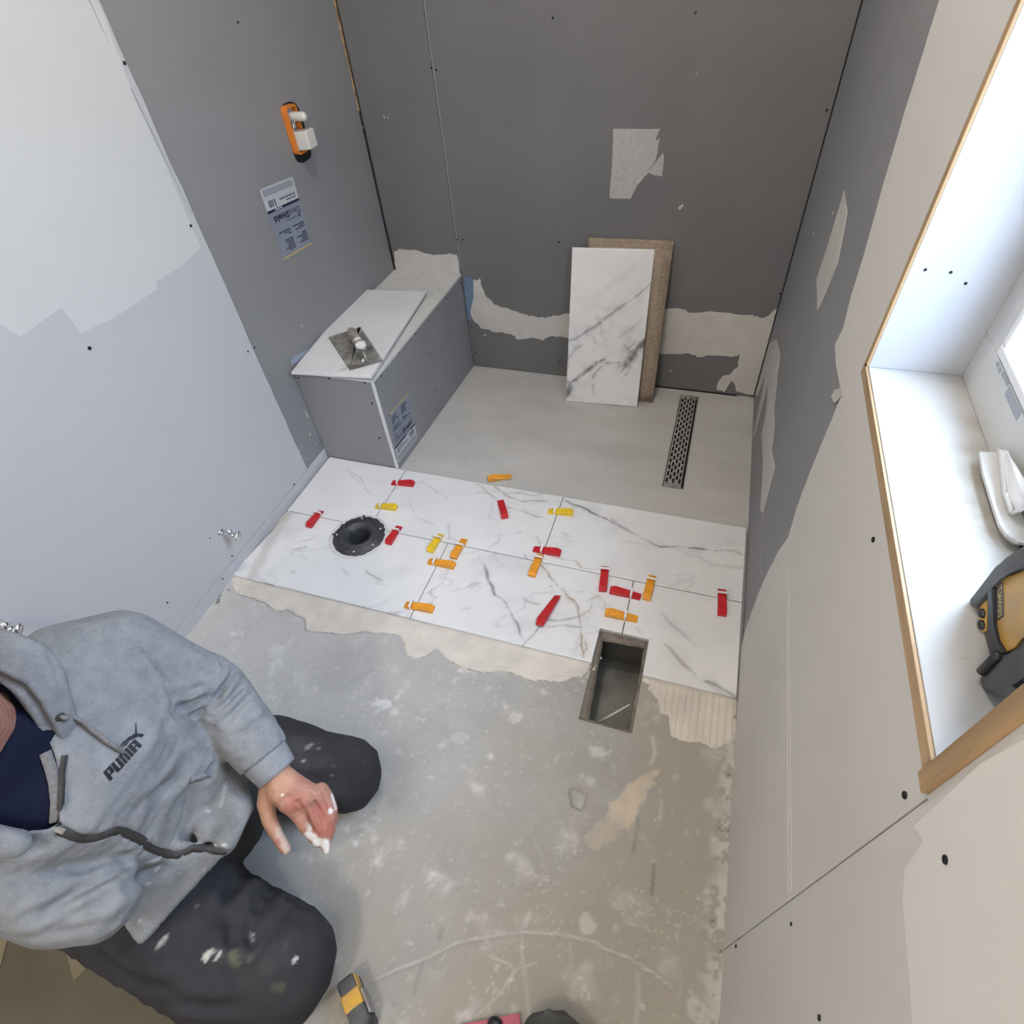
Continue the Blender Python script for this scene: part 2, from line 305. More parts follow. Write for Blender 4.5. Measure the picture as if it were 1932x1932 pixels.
def veins(X, Y, lines, seed, w=0.0030, dst=0.012):
    """lines: (points, width multiplier, strength, tail)"""
    v = np.zeros_like(X); n1 = fbm(X*38+seed, Y*38, seed, 4)*dst; n2 = fbm(X*38, Y*38+seed, seed+9, 4)*dst
    n1 = n1+fbm(X*160, Y*160, 3, 2)*0.0016; n3 = fbm(X*26+3, Y*26, seed+2, 3)
    for pts, wm, st in lines:
        d, t = dist_poly(X+n1*0.5, Y+n2*0.5, pts); ww = w*wm*(0.55+0.75*np.clip(0.5+n3, 0, 1.4))*np.minimum(1, 0.35+3*np.minimum(t, 1-t))
        v = np.maximum(v, st*np.exp(-(d/ww)**2)*np.clip(0.95+n3*1.0, 0.35, 1))
        v = np.maximum(v, st*0.22*np.exp(-(d/(ww*5))**2)*np.clip(0.5+n3*1.4, 0, 1))
    return v
def wisps(X, Y, seed, amount=0.5, ang=0.4):
    c, s = math.cos(ang), math.sin(ang); U = X*c+Y*s; V = -X*s+Y*c
    a = fbm(U*4+seed, V*9, seed, 5); ridge = np.exp(-(a/0.035)**2); gate = sstep(0.0, 0.55, fbm(X*5, Y*5+seed, seed+4, 3))
    b = fbm(U*9+seed*2, V*20, seed+7, 5); r2 = np.exp(-(b/0.05)**2)*sstep(0.1, 0.6, fbm(X*8+5, Y*8, seed+1, 2))
    cloud = sstep(0.15, 0.9, fbm(U*5, V*8+2, seed+11, 4))*0.22
    return amount*(0.45*ridge*gate+0.35*r2+cloud)

# ================================================================ STRUCTURE
# wall at the back --------------------------------------------------
def rawbox(name, dims, m, kind='structure', parent=None, bev=0):
    bm = bmesh.new(); box(bm, *dims, bev=bev); o = bobj(name, bm, m, parent)
    if kind and not parent: o['kind'] = kind
    return o
BX = 0.3121                    # right face of the bench
bm = bmesh.new()
box(bm, -0.10, 0.014, -0.12, W+0.10, 0.10, 2.45)             # studs side behind the sheets
box(bm, 0.0075, 0.0, 0.03, BX-0.0012, 0.014, 2.45)             # left sheet of board
seam = 0.200
box(bm, BX+0.0015, 0.0, seam+0.001, W-0.004, 0.014, 2.45)
box(bm, BX+0.0015, 0.0, -0.036, W-0.004, 0.014, seam-0.001)
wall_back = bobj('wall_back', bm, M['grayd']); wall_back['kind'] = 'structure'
# left wall ---------------------------------------------------------
YL = -0.930
bm = bmesh.new()
box(bm, -0.12, -3.9, -0.12, -0.014, 0.10, 2.45)
box(bm, -0.014, YL, -0.05, -0.0002, -0.004, 2.45)
wl = bm
wall_left = bobj('wall_left', bm, M['gray']); wall_left['kind'] = 'structure'
# white drywall sheet on the left wall, thicker than the gray board
me, V, nq = sheet(grid_axis(-3.9, YL, 0.02), grid_axis(0.052, 2.45, 0.02), lambda X, Y: 0.0)
bm = bmesh.new()
edge = [(-3.9, 0.053)]+[(YL-0.001+0.0035*float(fbm(z*14, 2.0, 1)), z) for z in np.arange(0.053, 2.45, 0.012)]+[(-3.9, 2.45)]
prism(bm, [(0.003, y, z) for y, z in edge], (-0.017, 0, 0))
dw = bobj('drywall_sheet', bm, M['dry'], wall_left)
bm = bmesh.new(); box(bm, -0.014, -3.9, -0.02, 0.0034, -0.806, 0.0505, bev=0.0005)
bobj('bottom_strip', bm, M['dry'], wall_left)
# thin paler layer over the drywall with a zigzag lower edge
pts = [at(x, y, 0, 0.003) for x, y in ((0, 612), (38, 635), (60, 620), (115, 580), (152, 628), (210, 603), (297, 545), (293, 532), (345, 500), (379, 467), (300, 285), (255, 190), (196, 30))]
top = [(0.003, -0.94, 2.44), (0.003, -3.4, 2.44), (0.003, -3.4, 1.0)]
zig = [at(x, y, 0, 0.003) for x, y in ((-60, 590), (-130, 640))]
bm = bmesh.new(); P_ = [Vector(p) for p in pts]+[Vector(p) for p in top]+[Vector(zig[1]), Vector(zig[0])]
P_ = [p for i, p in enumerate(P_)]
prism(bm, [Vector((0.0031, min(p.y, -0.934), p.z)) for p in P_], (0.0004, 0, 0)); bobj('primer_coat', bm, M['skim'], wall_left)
bm = bmesh.new()
for (x0, y0, x1, y1) in ((166, -4, 205, 82), (247, 167, 362, 405)): tube(bm, [at(x0, y0, 0, .0036), at((x0+x1)/2, (y0+y1)/2, 0, .0036), at(x1, y1, 0, .0034)], [.0012, .0009, .0004], 6)
bobj('joint_line', bm, M['lblg'], wall_left)
# floor ------------------------------------------------------------
HX0, HX1, HY0, HY1 = 1.190, 1.322, -1.565, -1.300      # floor register hole
FLC = (0.331, -1.152)                                    # closet flange centre
DRX0, DRX1, DRY0, DRY1 = 1.276, 1.349, -0.655, -0.044     # linear drain
xs = grid_axis(-0.014, W+0.014, 0.0042, (HX0, HX1, DRX0, DRX1)); ys = grid_axis(-3.9, 0.014, 0.0042, (HY0, HY1, DRY0, DRY1, -0.80))
def zfl(X, Y):
    z = np.where(Y < -0.80, 0.0, -0.042*(Y+0.80)/0.80)
    return z + fbm(X*5, Y*5, 2, 3)*0.0008*np.where(Y < -1.40, 1.5, 0.4)
def fdrop(x, y): return ((x > HX0) & (x < HX1) & (y > HY0) & (y < HY1)) | ((x > DRX0) & (x < DRX1) & (y > DRY0) & (y < DRY1))
me, V, nq = sheet(xs, ys, zfl, fdrop, [(FLC[0], FLC[1], 0.055)], thick=0.02)
X, Y = V[:, 0], V[:, 1]
P2 = lambda l, z=0.0: [tuple(FZ(a, b, z)[:2]) for a, b in l]
n = fbm(X*6, Y*6, 5, 4); n2 = fbm(X*25, Y*25, 8, 4); n3 = fbm(X*70, Y*70, 4, 3)
warm = sstep(-0.2, 0.8, n*0.6+(X-0.95)*1.1+np.where(Y < -1.75, (-1.75-Y)*1.2, 0))*0.85*(Y < -1.35) + (Y > -0.82)*np.clip(0.15+0.35*fbm(X*3, Y*9, 3, 4)+0.3*(X-0.7), 0, 1)
light = sstep(0.45, 0.75, n2+0.25*n)*0.5*(Y < -1.35)*sstep(0.6, -0.3, X-1.1)
light = light+sstep(0.62, 0.8, n3+0.3*n)*0.6*(Y < -1.3)+(Y > -0.82)*np.clip(0.50+0.2*fbm(X*4, Y*12, 6, 3), 0, 1)+(Y < -1.3)*np.clip(0.62-0.7*(X-0.3), 0, .65)*np.clip(0.8+0.5*n, 0, 1)
for (px, py, r, s) in ((450, 1193, .02, .8), (715, 1325, .022, .8), (740, 1345, .02, .7), (610, 1210, .01, .5), (860, 1390, .03, .4), (920, 1300, .02, .4), (955, 1335, .02, .5), (1135, 1420, .03, .5), (1110, 1470, .02, .4), (760, 1420, .02, .5), (950, 1710, .012, .5), (1105, 1740, .02, .45), (1165, 1775, .015, .4), (1345, 1585, .008, .6), (1320, 1900, .03, .4)):
    c = FZ(px, py); d = np.hypot(X-c[0], (Y-c[1])*1.4); light = np.maximum(light, s*sstep(r, r*0.25, d+1.0*r*n3+1.3*r*n2))
n4 = fbm(X*160, Y*160, 7, 3); n5 = fbm(X*13+4, Y*13, 9, 3)
light = np.clip(light+(Y < -1.35)*(sstep(.35, .7, n4+.35*n5)*.35+sstep(.15, .6, n2*.7+n5*.5)*.22), 0, 1)
disp = np.zeros_like(X)
def scratch(pl, w, s, h=0.0, dark=False):
    global light, disp, darkm
    d, t = dist_poly(X+n3*0.0015, Y+n2*0.0025, P2(pl)); g = np.exp(-(d/w)**2)
    if dark: darkm = np.maximum(darkm, s*g*(0.6+0.4*n3))
    else: light = np.maximum(light, s*g*np.clip(0.7+0.6*n3, 0, 1))
    disp = disp+h*g
darkm = (Y < -1.35)*sstep(.55, .85, fbm(X*120+8, Y*120, 2, 3)+.3*n5)*.25
arc = [(700, 1850), (800, 1810), (860, 1780), (930, 1765), (985, 1758), (1060, 1763), (1110, 1775), (1180, 1805), (1230, 1835), (1268, 1862)]
scratch(arc, 0.0026, 0.55, 0.0018); scratch([(x+2, y+5) for x, y in arc], 0.002, 0.30, -0.001, True)
scratch([(985, 1758), (985, 1800), (992, 1850), (1000, 1932)], 0.0025, 0.35, 0.001); scratch([(1075, 1765), (1078, 1830), (1085, 1900)], 0.0025, 0.28, 0.0008)
scratch([(910, 1795), (975, 1828), (1012, 1818)], 0.0018, 0.45, 0.0005); scratch([(975, 1828), (940, 1880), (890, 1925)], 0.0022, 0.45, 0.0008)
scratch([(800, 1812), (788, 1850), (780, 1876)], 0.0022, 0.6, -0.001, True); scratch([(834, 1752), (828, 1772)], 0.005, 0.4, -0.001, True)
scratch([(1203, 1840), (1206, 1880), (1200, 1932)], 0.004, 0.35, 0.0012); scratch([(1011, 1585), (1030, 1640)], 0.0018, 0.3)
scratch([(1232, 1390), (1236, 1420), (1228, 1440)], 0.005, 0.6, 0.001); scratch([(1205, 1540), (1195, 1605)], 0.0035, 0.55, 0, True); scratch([(1234, 1635), (1230, 1690)], 0.003, 0.7, 0, True)
scratch([(1248, 1510), (1245, 1545)], 0.004, 0.4, 0); scratch([(1190, 1670), (1180, 1735)], 0.0018, 0.35)
for i in range(90):                                      # gentle trowel streaks of the slab
    a = RNG.uniform(0.05, 1.5); b = RNG.uniform(-3.0, -1.45); L_ = RNG.uniform(0.02, 0.12); m = (abs(X-a) < 0.15) & (abs(Y-b) < 0.2)
    if m.any():
        th = RNG.uniform(0, 3.14) if i % 2 else 1.5+RNG.uniform(-.2, .2); d, t = dist_poly(X[m], Y[m], [(a, b), (a+L_*math.cos(th), b+L_*math.sin(th))]); light[m] = np.maximum(light[m], RNG.uniform(.05, .22)*np.exp(-(d/0.0022)**2)*np.clip(.5+n2[m], 0, 1))
beige = np.zeros_like(X)
pp = P2([(1245, 1450), (1215, 1458), (1180, 1485), (1150, 1515), (1148, 1528), (1125, 1555), (1103, 1578), (1105, 1602), (1150, 1595), (1170, 1570), (1205, 1530), (1225, 1500), (1240, 1470)])
d, t = dist_poly(X, Y, pp, True); sd = np.where(inside(X, Y, pp), d, -d)+n3*0.012+n2*0.010; beige = sstep(-0.001, 0.004, sd)*np.clip(0.75+0.6*n2+.4*n3, 0, 1)*(.5+.5*sstep(FZ(1170, 1560)[1], FZ(1170, 1525)[1], Y+.02*n2)); disp = disp+beige*0.002*(1+n3)
pk = P2([(1072, 1490), (1085, 1485), (1110, 1500), (1100, 1532), (1078, 1522)]); dd, _ = dist_poly(X, Y, pk, True); ip = inside(X, Y, pk); disp = disp-0.009*ip*sstep(0, 0.004, dd)+0.0015*np.exp(-(dd/0.003)**2); darkm = np.maximum(darkm, 0.25*np.exp(-(dd/0.002)**2))
# edge rubble by the right and left walls
rub = sstep(0.05, 0.0, W-X+0.03*n2)*(Y < -1.45); disp = disp+rub*0.004*(1+n3); light = np.maximum(light, rub*0.5*(n3 > 0)); darkm = np.maximum(darkm, rub*0.7*(n3 < -0.45))
rub = sstep(0.035, 0.0, X+0.02*n2)*(Y < -1.42); light = np.maximum(light, rub*0.6*(n3 > -0.2)); darkm = np.maximum(darkm, rub*0.75*(n3 < -0.35)); disp = disp+rub*0.003*(1+n3)
for (px, py) in ((675, 850), (1078, 853), (990, 868), (1128, 880), (866, 870)):
    pass
for (px, py, r) in ((1078, 852, .007), (1128, 879, .003), (870, 873, .006), (862, 872, .005), (980, 880, .004), (700, 1500, .004)):
    c = FS(px, py); light = np.maximum(light, 0.9*sstep(r, r*0.5, np.hypot(X-c[0], Y-c[1])+0.3*r*n3))
# the joint between shower pan and slab, hairlines
for pl_, s in (([(1366, 820+0), (1390, 880), (1413, 950)], .35), ([(1250, 945), (1310, 958), (1315, 940)], .35), ([(1215, 950), (1232, 970), (1300, 985)], .3)):
    d, t = dist_poly(X+n3*0.001, Y, [tuple(FS(a, b)[:2]) for a, b in pl_]); light = np.maximum(light, s*np.exp(-(d/0.0015)**2))
co = V.copy(); co[:nq and len(V), 2] += 0; V[:, 2] += np.where(V[:, 2] > -0.0625, disp, 0)*(Y < -1.2)
me.vertices.foreach_set('co', V.ravel())
for k_, v_ in (('warm', np.clip(warm, 0, 1)), ('light', np.clip(light, 0, 1)), ('beige', beige), ('darkm', np.clip(darkm, 0, 1))): setattr_(me, k_, v_)
floor = fin(me, 'floor', M['concrete'], smooth_n=nq); floor['kind'] = 'structure'
bm = bmesh.new()
for d_ in ((-0.12, -3.9, -0.40, HX0-.004, 0.1, -0.068), (HX1+.004, -3.9, -0.40, W+0.1, 0.1, -0.068), (HX0-.004, -3.9, -0.40, HX1+.004, HY0-.004, -0.068), (HX0-.004, HY1+.004, -0.40, HX1+.004, 0.1, -0.068)): box(bm, *d_)
bobj('slab_fill', bm, M['concrete'], floor)
# right wall with the window opening ----------------------------------
WY0, WY1, WZ0, WZ1 = -1.920, -1.308, 0.918, 1.93
bm = bmesh.new()
def rw(bm, x0, x1, y0, y1, z0, z1, hole=True):
    if hole and y0 < WY0 and y1 > WY1:
        box(bm, x0, y0, z0, x1, WY0-0.022, z1); box(bm, x0, WY1+0.019, z0, x1, y1, z1); box(bm, x0, WY0-0.022, z0, x1, WY1+0.019, WZ0-0.019); box(bm, x0, WY0-0.022, WZ1+0.019, x1, WY1+0.019, z1)
    else: box(bm, x0, y0, z0, x1, y1, z1)
rw(bm, W+0.010, W+0.17, -3.9, 0.10, -0.12, 2.45)
box(bm, W, -1.285, -0.05, W+0.010, -0.003, 0.2085); box(bm, W, -1.285, 0.2105, W+0.010, -0.003, 2.45)
wall_right = bobj('wall_right', bm, M['gray']); wall_right['kind'] = 'structure'
# warm drywall sheets (upper and lower, seam at z .477), joint at y -1.945
bm = bmesh.new(); T_ = 0.0025
sz = 0.477
def wsheet(poly): prism(bm, [(W-T_, y, z) for y, z in poly], (T_+0.010, 0, 0))
wsheet([(-1.943, 0.004), (-1.285, 0.004), (-1.285, sz-0.001), (-1.943, sz-0.001)])
wsheet([(-1.943, sz+0.001), (-1.285, sz+0.001), (-1.285, WZ0-0.02), (-1.943, WZ0-0.02)])
wsheet([(WY1+0.02, WZ0-0.02), (-1.285, WZ0-0.02), (-1.285, 2.45), (WY1+0.02, 2.45)])
wsheet([(WY0-0.0225, WZ1+0.02), (WY1+0.02, WZ1+0.02), (WY1+0.02, 2.45), (WY0-0.0225, 2.45)])
wsheet([(-3.9, 0.003), (-1.9455, 0.003), (-1.9455, WZ0-0.02), (WY0-.022, WZ0-0.02), (WY0-.022, 2.45), (-3.9, 2.45)])
bobj('drywall_sheet', bm, M['dryR'], wall_right)
# paper/compound coat that laps over the gray board
lap = [(1775, -3), (1745, 95), (1712, 200), (1672, 335), (1632, 480), (1607, 560), (1592, 620), (1577, 650), (1579, 690), (1590, 745), (1562, 812), (1530, 890), (1504, 960), (1488, 1015), (1470, 1040), (1452, 1075), (1430, 1125), (1408, 1186)]
e_ = [Vector(at(x, y, 0, W-0.001)) for x, y in lap]; e_ = [Vector((e_[0].x, e_[0].y, 2.44))]+e_
out = []
for i, p in enumerate(e_):
    out.append(p)
    if i < len(e_)-1:
        q = e_[i+1]; n_ = max(1, int((q-p).length/0.012))
        if i == 0: n_ = 1
        for k in range(1, n_):
            t = k/n_; z = p.z+(q.z-p.z)*t; y = p.y+(q.y-p.y)*t; out.append(Vector((p.x, y+0.004*float(fbm(z*30, 1.0, 2)), z)))
bm = bmesh.new(); prism(bm, [(W-0.0026, p.y, p.z) for p in out]+[(W-0.0026, out[-1].y-.03, 0.004), (W-0.0026, -1.2855, 0.004), (W-0.0026, -1.2855, 2.44)], (0.0025, 0, 0)); bobj('joint_compound', bm, M['dryR'], wall_right)
# lighter skim at lower right
bm = bmesh.new(); sk = [(1932, 1395), (1850, 1440), (1765, 1520), (1722, 1560), (1742, 1585), (1726, 1610), (1707, 1640), (1703, 1700), (1708, 1760), (1716, 1850), (1722, 1940), (1990, 1990), (2050, 1500)]
P_ = [at(x, y, 0, W-0.0032) for x, y in sk]; prism(bm, [(p[0], min(p[1], -1.9475), p[2]) for p in P_ ], (0.0006, 0, 0)); bobj('skim_coat', bm, M['skimR'], wall_right)
bm = bmesh.new()
for x in (1490, 1483, 1498):
    a = at(x, 1045, 0, W-T_); 
box(bm, W-0.0030, -1.935, sz+0.005, W-0.0024, -1.33, sz+0.009); box(bm, W-0.0030, -1.935, sz-0.012, W-0.0024, -1.33, sz-0.008)
bobj('seam_ridge', bm, M['dryR'], wall_right)
# closing walls and ceiling
rawbox('wall_front', (-0.12, -4.0, -0.12, W+0.17, -3.9, 2.45), M['dryR']); rawbox('ceiling', (-0.12, -4.0, 2.45, W+0.17, 0.10, 2.55), M['white'])
# ---- compound patches on the walls
def patch(name, ax, val, px, off, m, parent, amp=0.004, lv=3, seed=1, label=None, fs=None, clampf=None):
    pts = [Vector(at(x, y, ax, val)) for x, y in px]
    if clampf: pts = [clampf(p) for p in pts]
    pts = jagged(pts, amp, lv, seed, ax) if amp else pts
    if clampf: pts = [clampf(p) for p in pts]
    bm = bmesh.new(); prism(bm, pts, off); o = bobj(name, bm, m, parent)
    if label: o['label'] = label
    return o
cb = lambda p: Vector((min(max(p.x, BX+0.002), W-0.004), p.y, max(p.z, -0.03)))
patch('joint_compound', 1, -0.0002, [(893, 528), (905, 525), (918, 560), (930, 572), (952, 580), (965, 585), (985, 592), (1010, 597), (1028, 600), (1045, 595), (1066, 592), (1090, 594), (1110, 640), (1068, 637), (1045, 634), (1025, 642), (1000, 637), (975, 640), (965, 630), (930, 627), (910, 620), (893, 603), (886, 590)], (0, -0.0012, 0), M['mud'], wall_back, 0.006, 3, 2, 'off-white compound smear left of the leaning tiles', clampf=cb)
patch('joint_compound', 1, -0.0002, [(1255, 583), (1285, 583), (1300, 590), (1370, 590), (1420, 594), (1440, 600), (1455, 590), (1466, 583), (1472, 590), (1462, 640), (1452, 690), (1424, 750), (1410, 745), (1390, 738), (1380, 718), (1366, 742), (1352, 735), (1362, 710), (1378, 706), (1393, 690), (1397, 668), (1370, 672), (1335, 670), (1318, 674), (1300, 666), (1270, 668), (1215, 668), (1215, 600)], (0, -0.0012, 0), M['mud'], wall_back, 0.005, 3, 5, 'off-white compound band in the right corner', clampf=cb)
patch('joint_compound', 1, -0.0002, [(744, 474), (752, 470), (780, 471), (800, 477), (818, 481), (850, 478), (862, 481), (873, 492), (877, 530), (748, 530), (742, 500)], (0, -0.0012, 0), M['mud'], wall_back, 0.003, 3, 8, 'off-white compound above the bench', clampf=lambda p: Vector((min(max(p.x, 0.008), BX-0.002), p.y, max(p.z, 0.40))))
patch('membrane_patch', 1, -0.0004, [(875, 521), (888, 523), (893, 527), (894, 560), (887, 590), (891, 602), (882, 604), (879, 570)], (0, -0.0014, 0), M['tape'], wall_back, 0.001, 2, 3, 'blue waterproofing smear beside the bench', clampf=cb)
patch('membrane_patch', 0, 0.0, [(548, 682), (556, 672), (578, 660), (602, 645), (598, 655), (580, 668), (560, 684), (551, 689)], (0.0014, 0, 0), M['tape2'], wall_left, 0.001, 2, 3, 'pale blue smear behind the bench tile')
patch('torn_paper', 1, -0.0003, [(1157, 243), (1246, 243), (1238, 260), (1236, 266), (1245, 261), (1241, 280), (1238, 300), (1226, 317), (1224, 325), (1226, 319), (1251, 288), (1253, 296), (1249, 333), (1236, 331), (1223, 326), (1214, 336), (1202, 350), (1197, 360), (1189, 375), (1152, 374), (1150, 371), (1155, 300)], (0, -0.0009, 0), M['paper'], wall_back, 0.0012, 2, 4, 'torn whitish paper label')
patch('joint_compound', 0, W-0.0002, [(1593, 360), (1599, 400), (1590, 450), (1580, 500), (1560, 550), (1543, 586), (1541, 528), (1560, 470), (1575, 420)], (-0.001, 0, 0), M['mud'], wall_right, 0.002, 2, 4, 'pale compound blade stroke')
patch('joint_compound', 0, W-0.0002, [(1452, 648), (1466, 640), (1473, 670), (1468, 700), (1461, 770), (1462, 800), (1456, 850), (1463, 880), (1450, 930), (1440, 968), (1435, 960), (1440, 880), (1437, 820), (1446, 780), (1450, 720), (1440, 760), (1424, 820), (1420, 830), (1428, 790), (1446, 700), (1430, 745), (1426, 745)], (-0.001, 0, 0), M['mud'], wall_right, 0.003, 3, 6, 'ragged compound stroke near the floor corner', clampf=lambda p: Vector((p.x, min(p.y, -0.004), max(p.z, -0.03))))
patch('joint_compound', 0, W-0.0030, [(1588, 730), (1590, 745), (1575, 760), (1568, 750), (1576, 735)], (-0.001, 0, 0), M['mud'], wall_right, 0.002, 2, 4)
# thin plaster seam line along the panel joint of the back wall
bm = bmesh.new()
for z0, z1 in ((0.42, 2.4),):
    box(bm, BX+0.0018, -0.0008, z0, BX+0.0040, 0.0, z1)
bobj('board_edge', bm, M['paper'], wall_back)
bm = bmesh.new(); a = at(905, 603, 1, -0.0015); b = at(1068, 618, 1, -0.0015); c = at(1225, 629, 1, -0.0015); d = at(1452, 644, 1, -0.0015)
tube(bm, [a, b], 0.0009, 6); tube(bm, [c, d], 0.0009, 6); bobj('seam_line', bm, M['mud'], wall_back)
# open joint at the top of the left corner showing timber
bm = bmesh.new(); a = at(628, -5, 0, 0.0005); b = at(676, 210, 0, 0.0005)
prism(bm, [(0.0030, -0.016, a[2]+1.1), (0.0030, 0.0, a[2]+1.1), (0.0030, 0.0, b[2]), (0.0030, -0.005, b[2])], (-0.008, 0, 0)); bobj('timber_gap', bm, M['studw'], wall_left, )
bm = bmesh.new(); box(bm, -0.004, -0.0015, -0.04, 0.0012, 0.0, b[2]); bobj('corner_gap', bm, M['dark'], wall_left)
bm = bmesh.new(); box(bm, W-0.0035, -0.002, -0.04, W-0.0005, 0.001, 2.44); bobj('corner_gap', bm, M['dark'], wall_right)
bm = bmesh.new(); box(bm, W-0.0006, -1.155, 0.2082, W-0.0002, -0.25, 0.2092); bobj('seam_line', bm, M['mud'], wall_right)
bm = bmesh.new(); box(bm, 0.955, -0.004, zf(-0.004)-0.001, 1.50, -0.0005, zf(0)+0.005); bobj('floor_gap', bm, M['dark'], wall_back)
# ---- screws ------------------------------------------------------
smesh = None
def screw(px, py, ax, val, parent, r=0.0032, m='dark'):
    global smesh
    p = Vector(at(px, py, ax, val))
    if smesh is None:
        bm = bmesh.new(); lathe(bm, [(0.0, 0.0004), (0.0012, 0.0004), (0.0014, 0.0008), (0.0030, 0.0008), (0.0033, 0.0003), (0.0033, -0.001)], (0, 0, 0), (0, 0, 1), 12)
        bmesh.ops.remove_doubles(bm, verts=bm.verts, dist=1e-6); smesh = bpy.data.meshes.new('screw'); bm.to_mesh(smesh); bm.free(); smesh.materials.append(M['dark'])
    o = bpy.data.objects.new('screw', smesh); COL.objects.link(o); nrm = [Vector((1, 0, 0)), Vector((0, -1, 0)), Vector((0, 0, 1))][ax]
    if ax == 0 and val > 1: nrm = -nrm
    if ax == 1 and val < -0.5: nrm = Vector((0, -1, 0))
    o.rotation_euler = nrm.to_track_quat('Z', 'Y').to_euler(); o.location = p; o.scale = (r/0.0033,)*3; o.parent = parent; return o
for x, y in ((449, 42), (480, 656), (688, 249)): screw(x, y, 0, 0.0, wall_left)
for x, y, r in ((235, 119, .004), (360, 426, .004), (169, 657, .0045), (438, 1049, .003), (420, 1092, .003), (396, 1015, .002), (316, 1137, .003), (468, 663, .003)): screw(x, y, 0, 0.0035, wall_left, r)
screw(555, 914, 0, 0.005, wall_left, .003)
for x, y in ((823, 132), (814, 128), (1043, 34), (1312, 24), (1560, 208), (863, 452), (873, 452), (1055, 457), (1472, 554), (890, 616), (1056, 683), (897, 665), (697, 329)): screw(x, y, 1, -0.0002, wall_back, .0036)
for x, y, r in ((1647, 1018, .0035), (1706, 1500, .0035), (1783, 1622, .0035), (1492, 1743, .0025), (1545, 1920, .003), (1388, 1785, .003), (1634, 688, .003)): screw(x, y, 0, W-0.0037, wall_right, r)
# small plaster specks on the gray boards
def specks(lst, ax, val, parent, off):
    bm = bmesh.new()
    for (x, y, r) in lst:
        c = Vector(at(x, y, ax, val)); rs = random.Random(int(x*7+y)); pts = []
        for k in range(7):
            a = 2*math.pi*k/7; q = [0, 0, 0]; oth = [i for i in range(3) if i != ax]; q[oth[0]] = math.cos(a)*r*rs.uniform(.5, 1.2); q[oth[1]] = math.sin(a)*r*rs.uniform(.4, 1.6); pts.append(c+Vector(q))
        prism(bm, pts, off)
    return bobj('plaster_specks', bm, M['mud'], parent)
specks([(725, 221, .004), (732, 222, .003), (1283, 393, .006), (1287, 388, .004), (1314, 139, .002), (1265, 700, .005), (915, 633, .006), (1312, 24, .001)], 1, -0.0002, wall_back, (0, -0.0008, 0))
specks([(604, 508, .003), (612, 500, .002), (569, 614, .003), (414, 528, .003), (585, 820, .004), (580, 785, .006), (577, 778, .005), (596, 838, .003), (565, 850, .004), (569, 843, .003), (577, 865, .003), (684, 240, .003), (545, 420, .001)], 0, 0.0, wall_left, (0.0008, 0, 0))
specks([(1535, 441, .003), (1513, 515, .003), (1571, 402, .004), (1466, 745, .003)], 0, W-.0002, wall_right, (-0.0008, 0, 0))
# ---- window ---------------------------------------------------------
FXW = 1.692
win = empty('window_1', (FXW, (WY0+WY1)/2, WZ0)); win['kind'] = 'structure'
def wpart(name, bm, m): o = bobj(name, bm, m); keep(o, win); return o
gy1, gz0 = -1.372, 0.990
bm = bmesh.new()
box(bm, FXW, WY0, WZ0-0.015, FXW+0.055, gy1+9*0, gz0-0.012) if False else None
def ring(bm, x0, x1, y0, y1, z0, z1, w, bev=0.0015):
    box(bm, x0, y0, z0, x1, y1, z0+w, bev=bev); box(bm, x0, y0, z1-w, x1, y1, z1, bev=bev); box(bm, x0, y0, z0+w, x1, y0+w, z1-w, bev=bev); box(bm, x0, y1-w, z0+w, x1, y1, z1-w, bev=bev)
ring(bm, FXW, FXW+0.06, WY0-0.012, WY1+0.012, WZ0-0.012, WZ1+0.012, 0.081); wpart('window_frame', bm, M['vinyl'])
bm = bmesh.new(); ring(bm, FXW-0.004, FXW+0.04, WY0+0.062, WY1-0.062, WZ0+0.074, WZ1-0.074, 0.014, 0.003); wpart('glazing_bead', bm, M['white'])
bm = bmesh.new(); box(bm, FXW+0.028, WY0+0.073, WZ0+0.085, FXW+0.034, WY1-0.073, WZ1-0.085); wpart('window_pane', bm, M['glass'])
# printed marking on the frame
bm = bmesh.new()
q = [at(x, y, 0, FXW-0.0004) for x, y in ((1904, 728), (1895, 744), (1917, 794), (1927, 779))]; prism(bm, q, (0.0004, 0, 0))
for k, (x, y) in enumerate(((1878, 686), (1882, 697), (1888, 706), (1892, 714), (1896, 722))):
    q = [at(x+dx, y+dy, 0, FXW-0.0004) for dx, dy in ((0, 0), (5, -5), (8, 2), (3, 7))]; prism(bm, q, (0.0004, 0, 0))
wpart('printed_marking', bm, M['lblg'])
# wood jamb boards: white inside face with a raw edge towards the room
PR = 0.004
def jamb(name, face_dims, edge_dims, woodm, facem='jambw'):
    bm = bmesh.new(); box(bm, *face_dims, bev=0.0006); o = bobj(name, bm, M[facem]); o['kind'] = 'structure'
    bm = bmesh.new(); box(bm, *edge_dims, bev=0.0008); bobj('raw_edge', bm, M[woodm], o); return o
jamb('trim_1', (W-PR+0.004, WY1, WZ0-0.019, FXW, WY1+0.0185, WZ1+0.019), (W-PR, WY1, WZ0-0.019, W-PR+0.004, WY1+0.012, WZ1+0.019), 'wood')
jamb('trim_2', (W-PR+0.004, WY0-0.0215, WZ0-0.019, FXW, WY0, WZ1+0.019), (W-PR-0.004, WY0-0.0215, WZ0-0.019, W-PR+0.004, WY0-0.004, WZ1+0.019), 'wood')
jamb('trim_3', (W-PR+0.012, WY0+.0005, WZ1, FXW, WY1-.0005, WZ1+0.0185), (W-PR, WY0+.0005, WZ1, W-PR+0.012, WY1-.0005, WZ1+0.0185), 'woodY')
xs = grid_axis(W-PR+0.004, FXW, 0.0018); ys = grid_axis(WY0+.0005, WY1-.0005, 0.0018)
